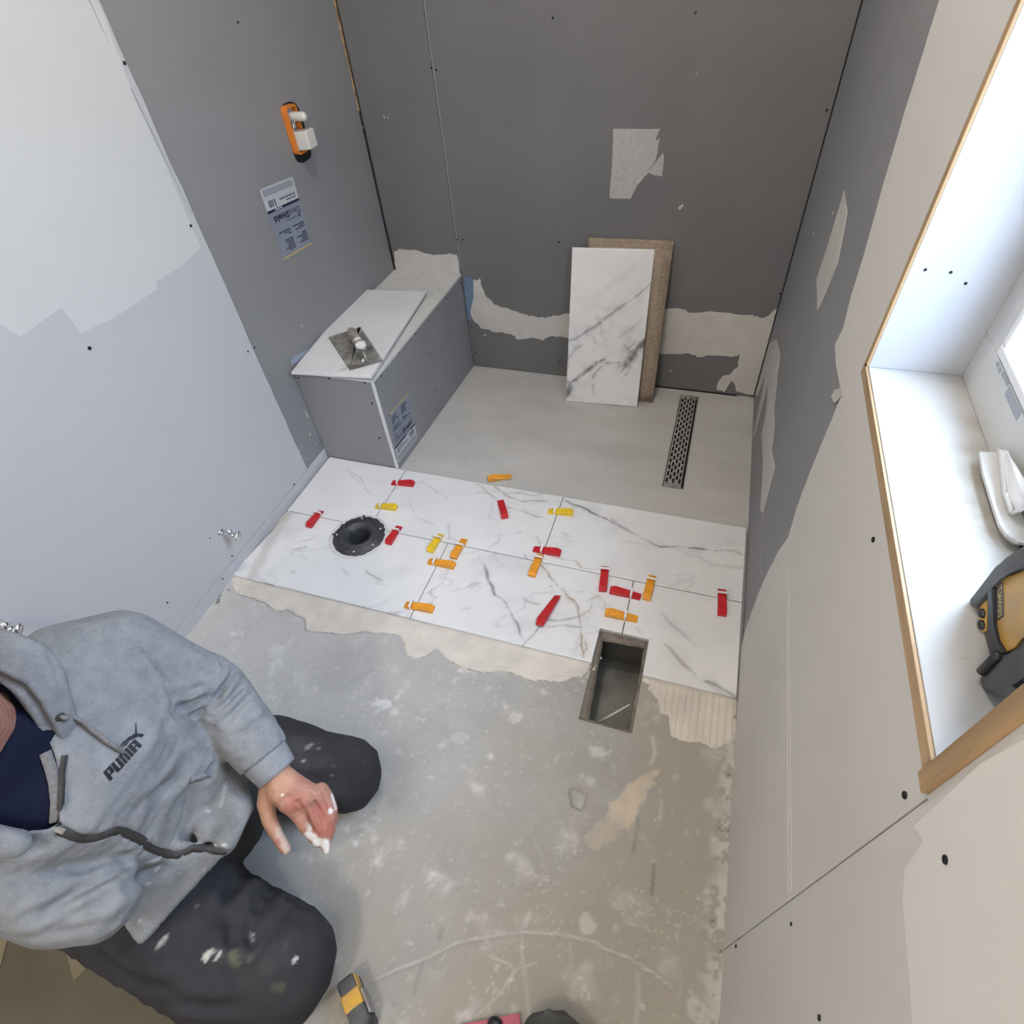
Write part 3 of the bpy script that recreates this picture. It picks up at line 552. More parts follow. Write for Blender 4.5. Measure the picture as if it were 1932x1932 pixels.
me, V, nq = sheet(xs, ys, lambda X, Y: WZ0, thick=0.0185)
X, Y = V[:, 0], V[:, 1]; st = np.zeros_like(X)  # stains and drawn lines, with soft shadow painted in on the window side
for (px, py, r, s) in ((1850, 905, .034, 1.0), (1852, 960, .034, .9), (1835, 745, .022, .6), (1840, 800, .022, .75), (1838, 850, .024, .8), (1825, 720, .015, .3), (1850, 1000, .03, .6), (1800, 960, .02, .35), (1790, 1005, .015, .3)):
    c = FZ(px, py, WZ0); st = np.maximum(st, s*np.exp(-((X-c[0])**2+(Y-c[1])**2)/(r*r))*(0.75+0.5*fbm(X*60, Y*60, 2, 3)))
st = np.maximum(st, 0.5*np.exp(-((FXW-X)/0.006)**2)*np.clip(0.5+fbm(X*10, Y*30, 1, 3), 0, 1))
for pl_ in ([(1735, 1122), (1790, 1112), (1815, 1128), (1850, 1138)], [(1720, 1075), (1790, 1102), (1850, 1085), (1880, 1080)], [(1740, 1052), (1830, 1105), (1870, 1095)], [(1818, 1242), (1832, 1243)]):
    d, t = dist_poly(X, Y, [tuple(FZ(a, b, WZ0)[:2]) for a, b in pl_]); st = np.maximum(st, 0.5*np.exp(-(d/0.0012)**2))
setattr_(me, 'stain', np.clip(st, 0, 1)); sill = fin(me, 'trim_4', M['sill'], smooth_n=nq); sill['kind'] = 'structure'
bm = bmesh.new(); box(bm, W-PR, WY0+.0005, WZ0-0.0185, W-PR+0.004, WY1-.0005, WZ0-0.001, bev=0.0008); bobj('raw_edge', bm, M['woodY'], sill)
for x, y in ((1746, 509), (1794, 514), (1822, 535)):
    p = at(x, y, 1, WY1); o = screw(x, y, 1, WY1-.0003, bpy.data.objects['trim_1'], .002)

# ================================================================ BENCH
bench = empty('shower_bench', (BX/2, -0.40, 0)); props(bench, 'gray board shower bench against the left and back walls', 'bench')
BY = -0.8045; BH = 0.392
bm = bmesh.new(); box(bm, 0.0015, BY, 0.0, BX-0.010, BY+0.0125, BH-0.001, bev=.0006); e_front = bobj('end_panel', bm, M['grayb']); keep(e_front, bench)
bm = bmesh.new(); prism(bm, [(BX-0.0098, BY+0.002, 0.0005), (BX-0.0098, -0.002, zf(0)+.001), (BX-0.0098, -0.002, BH-0.001), (BX-0.0098, BY+0.002, BH-0.001)], (0.0098, 0, 0)); e_side = bobj('side_panel', bm, M['grayb']); keep(e_side, bench)
bm = bmesh.new(); box(bm, 0.0015, BY-0.003, BH, BX+0.002, -0.0015, BH+0.010, bev=.001); e_top = bobj('top_board', bm, M['benchcoat']); keep(e_top, bench); e_top['label'] = 'off-white coated top board'
bm = bmesh.new(); box(bm, BX-0.0105, BY-0.002, 0.0, BX+0.0015, BY+0.0035, BH-0.0005, bev=.0012); e_b = bobj('corner_strip', bm, M['bead']); keep(e_b, bench)
bpy.context.view_layer.update()
def sub(o, par): keep(o, par)
for x, y in ((563, 713), (621, 714), (688, 722), (702, 761), (716, 826), (735, 881)):
    o = screw(x, y, 1, BY-.0002, None, .0038); sub(o, e_front)
for x, y in ((719, 709), (752, 666), (784, 630), (826, 583), (842, 563), (869, 535), (811, 668), (822, 738), (734, 784), (752, 852)):
    o = screw(x, y, 0, BX+.0002, None, .0032); o.rotation_euler = Vector((1, 0, 0)).to_track_quat('Z', 'Y').to_euler(); sub(o, e_side)
for x, y in ((750, 515), (797, 516), (816, 515), (850, 518), (716, 543), (829, 546), (565, 680)):
    o = screw(x, y, 2, BH+.0102, None, .0025); o.rotation_euler = (0, 0, 0); sub(o, e_top)

# ================================================================ labels with writing
def text_polys(s, bold=0.0, spacing=1.0):
    c = bpy.data.curves.new('t', 'FONT'); c.body = s; c.size = 1; c.offset = bold; c.space_character = spacing; c.resolution_u = 3
    o = bpy.data.objects.new('t', c); COL.objects.link(o); bpy.context.view_layer.update()
    me = bpy.data.meshes.new_from_object(o.evaluated_get(bpy.context.evaluated_depsgraph_get())); V = np.array([v.co[:2] for v in me.vertices]); Fc = [list(p.vertices) for p in me.polygons]
    bpy.data.objects.remove(o); bpy.data.curves.remove(c); bpy.data.meshes.remove(me)
    mn, mx = V.min(0), V.max(0); return (V-mn)/(mx-mn), Fc, (mx-mn)
def label_board(name, TL, TR, BR, BL, nrm, parent, label):
    TL, TR, BR, BL, nrm = map(Vector, (TL, TR, BR, BL, nrm))
    def uv(u, v, h): return (TL*(1-u)+TR*u)*(1-v)+(BL*(1-u)+BR*u)*v + nrm*h
    bm = bmesh.new(); mats = [M['lblw'], M['lblb'], M['navy'], M['lbly'], M['lblg'], M['logo']]
    def rect(u0, v0, u1, v1, mi, h): prism(bm, [uv(u0, v0, h), uv(u1, v0, h), uv(u1, v1, h), uv(u0, v1, h)], nrm*0.0002, mi)
    def text(s, u0, v0, u1, v1, mi, h, bold=0.0):
        V, Fc, _ = text_polys(s, bold); vs = [bm.verts.new(uv(u0+(u1-u0)*a, v1+(v0-v1)*b, h)) for a, b in V]
        for f in Fc:
            try: bm.faces.new([vs[i] for i in f]).material_index = mi
            except ValueError: pass
    rect(0.0, 0.0, 1, 0.67, 1, 0.0002); rect(0.0, 0.0, 1, 0.022, 3, 0.0005)
    c = 0.04; P_ = [(0, .70), (1, .70), (1, 1-.02), (1-c, 1), (c, 1), (0, 1-.02)]; prism(bm, [uv(a, b, 0.0002) for a, b in P_], nrm*0.0002, 0)
    rect(0, 0.665, 1, 0.70, 2, 0.0005); rect(0.55, 0.675, 0.78, 0.690, 0, 0.0008)
    rect(0.05, 0.885, 0.95, 0.975, 4, 0.0005); rect(0.04, 0.855, .96, 0.860, 4, 0.0005)
    rect(0.04, 0.815, 0.6, 0.822, 4, 0.0005)
    for k in range(9):
        u = 0.74+k*0.018; rect(u, 0.73, u+0.010+0.004*(k % 3), 0.825, 5 if k % 2 else 4, 0.0005)
    rect(0.69, 0.72, 0.715, 0.83, 2, 0.0005)
    for k in range(11): rect(0.08+k*0.045, 0.775, 0.11+k*0.045, 0.795+0.006*(k % 2), 2, 0.0005)
    for k in range(5): rect(0.08+k*0.06, 0.735, 0.12+k*0.06, 0.755, 2, 0.0005)
    text('Dens', 0.07, 0.515, 0.40, 0.605, 2, 0.0006, 0.0); text('Shield', 0.41, 0.510, 0.88, 0.605, 5, 0.0006, 0.03)
    prism(bm, [uv(.07, .50, .0005), uv(.12, .445, .0005), uv(.17, .50, .0005)], nrm*.0002, 2); prism(bm, [uv(.10, .495, .0008), uv(.12, .47, .0008), uv(.14, .495, .0008)], nrm*.0002, 1)
    text('Georgia-Pacific', 0.20, 0.465, 0.55, 0.492, 2, 0.0006, 0.01)
    for (u, v, wds) in ((0.06, 0.10, (.28, .20, .22, .34, .14)), (0.06, 0.30, (.32, .2, .38)), (0.52, 0.08, (.22, .30, .22, .20, .26, .24)), (0.52, 0.30, (.1, .22, .36))):
        for k, w_ in enumerate(wds): rect(u, v+k*0.030, u+w_, v+k*0.030+0.014, 2, 0.0005)
    bmesh.ops.recalc_face_normals(bm, faces=bm.faces)
    me = bpy.data.meshes.new(name); bm.to_mesh(me); bm.free(); o = link(name, me, mats); o['label'] = label
    keep(o, parent); return o
A = lambda x, y: at(x, y, 0, 0.0)
label_board('printed_label', A(588, 460), A(536, 490), A(489, 358), A(552, 333), (1, 0, 0), wall_left, 'upside-down printed board label')
A = lambda x, y: at(x, y, 0, BX)
label_board('printed_label', A(734, 781), A(771, 740), A(787, 826), A(751, 874), (1, 0, 0), e_side, 'upright printed board label')

# ================================================================ TILES
TT = 0.012; L_ = 0.61; g = 0.0012
TA, TB = 0.9559, 1.2504; Y1, Y2, Y3 = -0.806, -1.1064, -1.409
CR = 0.103                                                   # radius of the tile cut around the flange
tile_labels = {}
def floor_tile(label, x0, x1, y0, y1, vl=(), rl=(), seed=1, amt=0.5, drop=None, must=(), skew=None, smear=()):
    xs = grid_axis(x0+g, x1-g, 0.0030, [m[0] for m in must]); ys = grid_axis(y0+g, y1-g, 0.0030, [m[1] for m in must])
    me, V, nq = sheet(xs, ys, lambda X, Y: TT, drop, [(FLC[0]-0.004, FLC[1], CR-0.004)], thick=0.0095)
    if skew: V[:, 0] = np.where(V[:, 0] < x0+0.2, V[:, 0]+skew*(x0+0.2-V[:, 0])/0.2*(V[:, 1]-y1), V[:, 0]); me.vertices.foreach_set('co', V.ravel())
    X, Y = V[:, 0], V[:, 1]; pz = lambda l: [tuple(FZ(a, b, TT)[:2]) for a, b in l]
    setattr_(me, 'vein', np.clip(veins(X, Y, [(pz(p), w, s) for p, w, s in vl], seed)+wisps(X, Y, seed, amt), 0, 1))
    r = np.clip(veins(X, Y, [(pz(p), w, s) for p, w, s in rl], seed+3), 0, 1) if rl else np.zeros_like(X)
    if smear:
        for (pp_, wd_, s_) in smear:
            d, t = dist_poly(X+0.01*fbm(X*30, Y*30, 1, 3), Y, pz(pp_)); r = np.maximum(r, s_*sstep(wd_, wd_*0.2, d))
    setattr_(me, 'rust', r)
    o = fin(me, 'floor_tile', [M['marble']], smooth_n=nq); props(o, label, 'tile', 'marble-look floor tiles laid in two rows'); return o
floor_tile('cut marble-look tile against the bench end, above the black flange', 0.012, TA-L_, Y2, Y1,
    [([(650, 885), (680, 900), (690, 925), (700, 930)], .7, .35), ([(660, 890), (672, 905), (700, 935)], .5, .3)], (), 1, 0.30)
floor_tile('whole marble-look tile in the back row with curved brown veins at its shower edge', TA-L_, TA, Y2, Y1,
    [([(790, 905), (835, 935), (850, 945)], .6, .3), ([(770, 935), (775, 950), (780, 975), (820, 990)], .6, .35), ([(845, 985), (850, 1020)], .8, .4), ([(930, 950), (925, 975), (945, 985)], .5, .3), ([(1010, 1010), (1022, 1030)], .7, .5), ([(990, 1045), (998, 1062)], .8, .55), ([(905, 1045), (920, 1038), (940, 1022), (940, 1005)], .7, .45), ([(960, 925), (985, 932), (1010, 935), (1040, 925)], .7, .5)],
    [([(868, 893), (885, 905), (905, 915), (925, 932), (938, 943)], .6, .7), ([(952, 955), (985, 965), (1012, 975), (1028, 977)], .8, .9), ([(890, 902), (930, 915), (955, 935), (985, 946), (1020, 945), (1062, 948)], .9, .8), ([(930, 925), (960, 932), (990, 928)], .6, .5)], 2, 0.75)
floor_tile('marble-look tile by the right wall with one long dark diagonal vein', TA, W-0.006, Y2, Y1,
    [([(1066, 946), (1100, 957), (1120, 970), (1140, 978), (1165, 990), (1190, 1003), (1203, 1012)], 1.6, .85), ([(1150, 978), (1170, 992), (1195, 1008)], 3.0, .6), ([(1210, 1016), (1230, 1025), (1245, 1031), (1290, 1031), (1330, 1037), (1360, 1040)], 1.1, .95), ([(1200, 1012), (1290, 1040), (1340, 1062), (1404, 1072)], 2.5, .16), ([(1060, 1005), (1075, 1013)], .8, .4), ([(1180, 1020), (1240, 1030)], 2, .2), ([(1060, 960), (1075, 975)], .6, .3)],
    [([(1360, 1038), (1385, 1040), (1405, 1046)], 1.2, .6), ([(1340, 1066), (1380, 1072), (1404, 1073)], 2.0, .25), ([(1030, 1045), (1060, 1055), (1085, 1058), (1095, 1072), (1125, 1073)], .6, .7)], 3, 0.35)
floor_tile('marble-look tile in the front row under the black flange, mortar smeared on its wall end', 0.028, TB-L_, Y3, Y2,
    [([(690, 1075), (700, 1085), (722, 1097)], 1.0, .5), ([(640, 1070), (660, 1085)], .8, .3), ([(480, 1085), (500, 1098), (515, 1103)], .6, .4), ([(545, 1075), (560, 1080)], .6, .4), ([(660, 1160), (690, 1150)], .6, .2)], (), 4, 1.15, skew=0.12,
    smear=(([(545, 968), (520, 1000), (500, 1040), (478, 1085)], 0.030, .30),))
nd = lambda x, y: ((x > HX0-0.003) & (y < HY1+0.004) & (x < HX1+0.003))
floor_tile('whole marble-look tile in the front row with forked gray and rust veins', TB-L_, TB, Y3, Y2,
    [([(912, 1066), (918, 1078), (925, 1100), (932, 1118), (936, 1125)], 2.3, .85), ([(930, 1122), (948, 1130), (955, 1140), (966, 1160), (978, 1185), (985, 1205), (990, 1213)], 1.4, .8), ([(962, 1150), (975, 1185)], 2.6, .35), ([(985, 1220), (1005, 1200), (1018, 1183)], 2.0, .75), ([(1020, 1165), (1050, 1170), (1080, 1168), (1100, 1160)], 1.8, .55), ([(1030, 1182), (1060, 1178), (1100, 1184)], 1.3, .5), ([(990, 1130), (1010, 1138), (1020, 1140)], 1, .5), ([(903, 1045), (904, 1062)], .7, .3), ([(1035, 1108), (1042, 1106)], 1, .6), ([(850, 1115), (870, 1112)], 1, .3), ([(870, 1150), (888, 1148)], 1, .3)],
    [([(1018, 1062), (1030, 1075), (1045, 1095), (1052, 1103)], .9, .9), ([(1062, 1112), (1078, 1128), (1090, 1143), (1094, 1165), (1097, 1200), (1100, 1240)], 1.2, .95), ([(1066, 1120), (1085, 1140), (1092, 1150)], 1.8, .5), ([(1097, 1160), (1112, 1152), (1118, 1140)], .8, .6), ([(1098, 1195), (1125, 1193), (1150, 1197)], .7, .55), ([(1095, 1235), (1108, 1225), (1104, 1205)], 1.1, .6), ([(1105, 1135), (1118, 1130), (1128, 1125), (1140, 1135), (1142, 1150)], 1.2, .4), ([(1070, 1115), (1090, 1118), (1110, 1115)], .6, .4)], 5, 1.0, drop=nd, must=[(HX0-.003, HY1+.004)])
floor_tile('marble-look tile in the front corner beside the right wall, notched around the floor duct', TB, W-0.006, Y3, Y2,
    [([(1245, 1155), (1275, 1185), (1305, 1212)], 1.6, .33), ([(1255, 1213), (1275, 1238), (1300, 1262), (1309, 1274)], 2.0, .42), ([(1328, 1285), (1350, 1292), (1372, 1305), (1390, 1316)], 2.2, .6), ([(1340, 1290), (1370, 1312)], 4, .25), ([(1290, 1200), (1330, 1225)], 2, .15)], [([(1198, 1185), (1210, 1195)], 1.5, .3), ([(1270, 1230), (1300, 1265)], 1.3, .3)], 6, 0.16, drop=nd, must=[(HX1+.003, HY1+.004)])

# thinset bed under and in front of the tiles
def heap(name, poly, z0, hfun, m, step=0.0035, edge=0.008, rag=0.006, seed=1):
    P_ = np.array([p[:2] for p in poly]); xs = np.arange(P_[:, 0].min()-.01, P_[:, 0].max()+.01, step); ys = np.arange(P_[:, 1].min()-.01, P_[:, 1].max()+.01, step)
    def sd(X, Y):
        d, t = dist_poly(X, Y, [tuple(p[:2]) for p in poly], True); return np.where(inside(X, Y, [tuple(p[:2]) for p in poly]), d, -d)+rag*fbm(X*40+seed, Y*40, seed, 4)
    me, V, nq = sheet(xs, ys, lambda X, Y: z0+hfun(X, Y)*sstep(-0.001, edge, sd(X, Y)), lambda x, y: (sd(x, y) < 0) | (np.hypot(x-FLC[0], y-FLC[1]) < 0.094))
    o = fin(me, name, m); return o
bed = [(436, 1082), (438, 1105), (445, 1118), (480, 1132), (497, 1135), (520, 1152), (545, 1152), (575, 1168), (577, 1190), (625, 1196), (700, 1193), (750, 1198), (762, 1212), (768, 1235), (785, 1243), (800, 1238), (825, 1225), (848, 1248), (880, 1262), (905, 1268), (960, 1268), (1000, 1282), (1055, 1286), (1095, 1276), (1122, 1262), (1135, 1240)]
bp = [tuple(FZ(x, y, 0.003)[:2]) for x, y in bed]
bp = [(0.004, Y1-0.002), (0.004, bp[0][1])]+bp+[(HX0-.006, -1.45), (HX0-.006, Y1-0.002)]
o = heap('thinset_mortar', [p for p in bp], 0.0003, lambda X, Y: 0.0024+np.where(Y < Y3-0.004, 0.0050*np.clip(0.75+0.6*fbm(X*14, Y*14, 4, 3), 0.25, 2)-.0022*np.exp(-(fbm(X*9, Y*22, 3, 3)/.05)**2), 0), M['thinset'], edge=.004); props(o, 'cream mortar bed under the tiles with a ragged lip left of the duct', 'mortar', kind='stuff')
# troweled ridges right of the duct
tb = [(1228, 1290), (1222, 1300), (1240, 1320), (1245, 1345), (1262, 1352), (1265, 1385), (1290, 1398), (1320, 1400), (1345, 1413), (1370, 1408), (1388, 1398), (1391, 1360)]
tp = [tuple(FZ(x, y, 0.003)[:2]) for x, y in tb]; tp = [(HX1+.006, Y1-0.002), (HX1+.006, -1.42)]+tp+[(W-.007, -1.46), (W-.007, Y1-0.002)]
ridge = lambda X, Y: 0.0022+np.where(Y < Y3-0.004, 0.0055-0.0050*np.exp(-(np.abs(np.mod(X/0.0165+.12*fbm(X*3, Y*6, 2, 2), 1)-.5)/.11)**2)*np.clip(1.1+fbm(X*20, Y*12, 5, 2), .3, 1), 0)
o = heap('thinset_mortar', tp, 0.0003, ridge, M['thinset'], step=0.0022, seed=5); props(o, 'comb-ridged mortar between the duct and right wall', 'mortar', kind='stuff')

# mortar crumbs and smears beside the tiles
def splat(px, py, r, asp=1.5, ang=0, h=0.0015, lab=None, sd_=1, m='thinsetw', base=0.0005):
    c = FS(px, py); poly = []
    rs = random.Random(sd_)
    for k in range(11):
        a = 2*math.pi*k/11; rr = r*rs.uniform(.6, 1.15); x, y = math.cos(a)*rr*asp, math.sin(a)*rr; poly.append((c[0]+x*math.cos(ang)-y*math.sin(ang), c[1]+x*math.sin(ang)+y*math.cos(ang)))
    z = zf(c[1]); o = heap('mortar_smear', poly, z+base, lambda X, Y: h*(1+0.5*fbm(X*90, Y*90, sd_, 3)), M[m], step=0.0022, edge=0.004, rag=0.004, seed=sd_)
    props(o, lab, 'mortar smear'); return o
splat(445, 1196, .011, 2.6, 0.3, lab='pale swoosh of mortar on the slab near the left wall', sd_=3)
splat(722, 1330, .016, 1.6, 0.5, .0012, 'white mortar smear on the slab above the dark knee', 5)

# ================================================================ closet flange
fl = empty('toilet_flange', (FLC[0], FLC[1], 0)); props(fl, 'black plastic toilet flange set in a round tile cutout', 'flange')
rj = [RNG.uniform(-1, 1) for _ in range(64)]
bm = bmesh.new(); cz = 0.0135
prof = [(0.034, -0.075), (0.0345, -0.01), (0.040, 0.004), (0.046, 0.006), (0.050, 0.012), (0.058, 0.0125), (0.062, 0.006), (0.084, 0.0045), (0.088, 0.001), (0.0885, -0.010), (0.05, -0.011)]
lathe(bm, prof, (FLC[0], FLC[1], cz), (0, 0, 1), 64, jag=lambda i, k: 1+(0.025*rj[k] if i in (7, 8, 9) else 0)); o = bobj('flange_ring', bm, M['flange'], None, True); keep(o, fl)
bm = bmesh.new(); lathe(bm, [(0.0, -0.070), (0.0345, -0.070), (0.0345, -0.076)], (FLC[0], FLC[1], cz), (0, 0, 1), 32); o = bobj('pipe_bottom', bm, M['dark'], None, True); keep(o, fl)
bm = bmesh.new()
for k in range(26):
    a = RNG.uniform(0, 6.28); r = RNG.uniform(.064, .088); s = RNG.uniform(.002, .006)
    if math.cos(a-3.3) < -0.2 and k % 3: continue
    obox(bm, (FLC[0]+math.cos(a)*r, FLC[1]+math.sin(a)*r, cz+.006), (math.cos(a), math.sin(a), .2), (-math.sin(a), math.cos(a), 0), (0, 0, 1), s, s*.7, .003, bev=.001)
lathe(bm, [(.060, .004), (.060, .0065), (.066, .0065), (.066, .004)], (FLC[0], FLC[1], cz), (0, 0, 1), 48)
o = bobj('torn_gasket', bm, M['flange'], None, True); keep(o, fl)
bm = bmesh.new()
for k in range(5):
    a = [0.6, 1.9, 3.4, 5.0, 5.9][k]; bm = bmesh.new(); lathe(bm, [(0, .009), (.004, .009), (.0045, .006), (.0045, .003)], (FLC[0]+math.cos(a)*.075, FLC[1]+math.sin(a)*.075, cz), (0, 0, 1), 10); o = bobj('flange_bolt', bm, M['chrome'], None, True); keep(o, fl)
bm = bmesh.new(); lathe(bm, [(0.084, -0.002), (0.0885, 0.0015), (0.093, 0.0008), (0.0975, 0.0012), (0.1005, -.001), (0.101, -.006)], (FLC[0]-.004, FLC[1], 0.0112), (0, 0, 1), 64, jag=lambda i, k: 1+.012*rj[k]); o = bobj('mortar_fill', bm, M['thinsetw'], None, True); keep(o, fl)

# ================================================================ floor duct boot
du = empty('floor_duct', ((HX0+HX1)/2, (HY0+HY1)/2, 0)); props(du, 'open metal floor duct cut into the slab beside the tiles', 'duct')
bm = bmesh.new(); i_ = 0.004; D_ = -0.135
x0, x1, y0, y1 = HX0+i_, HX1-i_, HY0+i_, HY1-i_
for d_ in ((x0-.0015, y0, D_, x0, y1, -.004), (x1, y0, D_, x1+.0015, y1, -.004), (x0, y0-.0015, D_, x1, y0, -.004), (x0, y1, D_, x1, y1+.0015, -.004), (x0, y0, D_-.002, x1, y1, D_)): box(bm, *d_)
o = bobj('duct_sleeve', bm, M['galv']); keep(o, du)
bm = bmesh.new(); rs = random.Random(3)
def lip(p, q, inn, w0, w1, n=14):
    p, q, inn = Vector(p), Vector(q), Vector(inn); A_ = []; B_ = []
    for k in range(n+1):
        t = k/n; c = p.lerp(q, t); w = w0+(w1-w0)*t+rs.uniform(-.0012, .0012); A_.append(bm.verts.new(c+Vector((0, 0, rs.uniform(0.001, .0035))))); B_.append(bm.verts.new(c+inn*w+Vector((0, 0, -.004+rs.uniform(-.001, .001)))))
    for k in range(n): bm.faces.new((A_[k], A_[k+1], B_[k+1], B_[k]))
lip((HX0-.001, HY0, 0), (HX0-.001, HY1, 0), (1, 0, 0), .026, .012); lip((HX1+.001, HY0, 0), (HX1+.001, HY1, 0), (-1, 0, 0), .008, .006); lip((HX0, HY1+.001, 0), (HX1, HY1+.001, 0), (0, -1, 0), .026, .020); lip((HX0, HY0-.001, 0), (HX1, HY0-.001, 0), (0, 1, 0), .006, .006)
o = bobj('duct_rim', bm, M['ductrim'], None, True); keep(o, du); sm = o.modifiers.new('s', 'SOLIDIFY'); sm.thickness = .002
bm = bmesh.new()
for k in range(40):
    c = (RNG.uniform(x0+.004, x0+.07), RNG.uniform(y0+.004, y0+.05), D_+.004+RNG.uniform(0, .012)); a = RNG.uniform(0, 3); obox(bm, c, (math.cos(a), math.sin(a), .3), (-math.sin(a), math.cos(a), 0), (-.3, 0, 1), RNG.uniform(.003, .012), RNG.uniform(.002, .006), .003)
o = bobj('rubble', bm, M['debris']); props(o, 'small rubble at the bottom of the open floor duct', 'debris', kind='stuff')
bm = bmesh.new(); tube(bm, [(x0+.012, y0+.02, D_+.03), (x0+.05, y0+.035, D_+.075), (x1-.012, y0+.075, D_+.12)], [.0025, .003, .002], 8); o = bobj('stick', bm, M['thinset'], None, True); props(o, 'thin pale stick lying inside the open floor duct', 'stick')

# ================================================================ linear drain
dr = empty('linear_drain', ((DRX0+DRX1)/2, (DRY0+DRY1)/2, zf(-.35))); props(dr, 'narrow stainless steel linear shower drain with slotted grate', 'drain')
sl_ = -0.042/0.80
def dz(y): return zf(y)+0.002
bm = bmesh.new()
def sbox(bm, xa, ya, xb, yb, za, zb, mi=0):
    v = [bm.verts.new((x, y, dz(y)+z)) for x in (xa, xb) for y in (ya, yb) for z in (za, zb)]
    for q in ((0, 1, 3, 2), (4, 6, 7, 5), (0, 4, 5, 1), (2, 3, 7, 6), (0, 2, 6, 4), (1, 5, 7, 3)): bm.faces.new([v[i] for i in q]).material_index = mi
for a in ((DRX0, DRY0, DRX0+.002, DRY1), (DRX1-.002, DRY0, DRX1, DRY1), (DRX0, DRY0, DRX1, DRY0+.002), (DRX0, DRY1-.002, DRX1, DRY1)): sbox(bm, a[0], a[1], a[2], a[3], -.022, .0015)
sbox(bm, DRX0, DRY0, DRX1, DRY1, -.024, -.022); o = bobj('drain_channel', bm, M['steel']); keep(o, dr)
bm = bmesh.new(); gx0, gx1, gy0, gy1 = DRX0+.004, DRX1-.009, DRY0+.004, DRY1-.003
ncol = 5; cw = (gx1-gx0)/(ncol+0.4); xsg = [gx0]
for c in range(ncol): xsg += [gx0+cw*(c+.42), gx0+cw*(c+.98)]
xsg.append(gx1); nrow = 15; ph = (gy1-gy0-.018)/(nrow+.5)
for c in range(ncol+1):                                       # solid strips between columns
    sbox(bm, xsg[2*c], gy0, xsg[2*c+1], gy1, -.002, 0)
for c in range(ncol):
    off = ph*.5 if c % 2 else 0; yb = [gy0]
    for r in range(nrow): yb += [gy0+.014+off+ph*(r+.18), gy0+.014+off+ph*(r+.86)]
    yb = yb+[gy1]
    for r in range(0, len(yb)-1, 2): sbox(bm, xsg[2*c+1], yb[r], xsg[2*c+2], min(yb[r+1], gy1), -.002, 0)
o = bobj('slotted_grate', bm, M['steel']); keep(o, dr)
bm = bmesh.new(); sbox(bm, DRX0+.002, DRY0+.002, DRX1-.002, DRY1-.002, -.021, -.0205); o = bobj('channel_bottom', bm, M['dark']); keep(o, dr)

# ================================================================ leaning tiles
def lean_tile(name, corners, thick, mats_face, label, grp, vl=(), rl=(), seed=1, amt=.4, front='marble', pz=None):
    """corners: bottom-left, bottom-right, top-right, top-left (3D); face seen from the room"""
    BL, BR, TR, TL = [Vector(c) for c in corners]; ex = (BR-BL); ey = (TL-BL); w_, h_ = ex.length, ey.length; ex.normalize(); ey = (ey-ex*ey.dot(ex)).normalized(); nz_ = ex.cross(ey).normalized()
    if nz_.y > 0: nz_ = -nz_
    me, V, nq = sheet(grid_axis(0, w_, .003), grid_axis(0, h_, .003), lambda X, Y: 0.0, thick=thick) if front == 'marble' else sheet(grid_axis(0, w_, .05), grid_axis(0, h_, .05), lambda X, Y: 0.0, thick=thick)
    X, Y = V[:, 0], V[:, 1]
    if front == 'marble':
        f = lambda l: [pz(a, b, BL, ex, ey, nz_) for a, b in l]
        setattr_(me, 'vein', np.clip(veins(X, Y, [(f(p), w, s) for p, w, s in vl], seed)+wisps(X, Y, seed, amt, -0.6)*(1-.85*sstep(.30, .42, Y-.25*X)), 0, 1)); setattr_(me, 'rust', np.clip(veins(X, Y, [(f(p), w, s) for p, w, s in rl], seed+2), 0, 1))
    o = fin(me, name, mats_face, smooth_n=nq); Mx = Matrix(((ex.x, ey.x, nz_.x, BL.x), (ex.y, ey.y, nz_.y, BL.y), (ex.z, ey.z, nz_.z, BL.z), (0, 0, 0, 1)))
    if Mx.to_3x3().determinant() < 0: me.flip_normals()
    me.transform(Mx); props(o, label, 'tile', grp); return o, Mx
def pxlocal(a, b, BL, ex, ey, nz_):
    d = Vector(ray(a, b)); c = Vector(CAM); t = (BL-c).dot(nz_)/d.dot(nz_); p = c+d*t-BL; return (p.dot(ex), p.dot(ey))
def leanquad(yb, yt, pbl, pbr, ptr, ptl):
    bl = None; zb = zf(yb)+0.0015
    # bottom edge lies at y=yb on the floor, top edge at y=yt against what it leans on
    a = at(*pbl, 2, zb); b = at(*pbr, 2, zb)
    return a, b
zb = -0.034
a = FS(1068, 760, .002); b = FS(1203, 765, .002); ybm = (a[1]+b[1])/2
h_, w_ = 0.605, 0.303
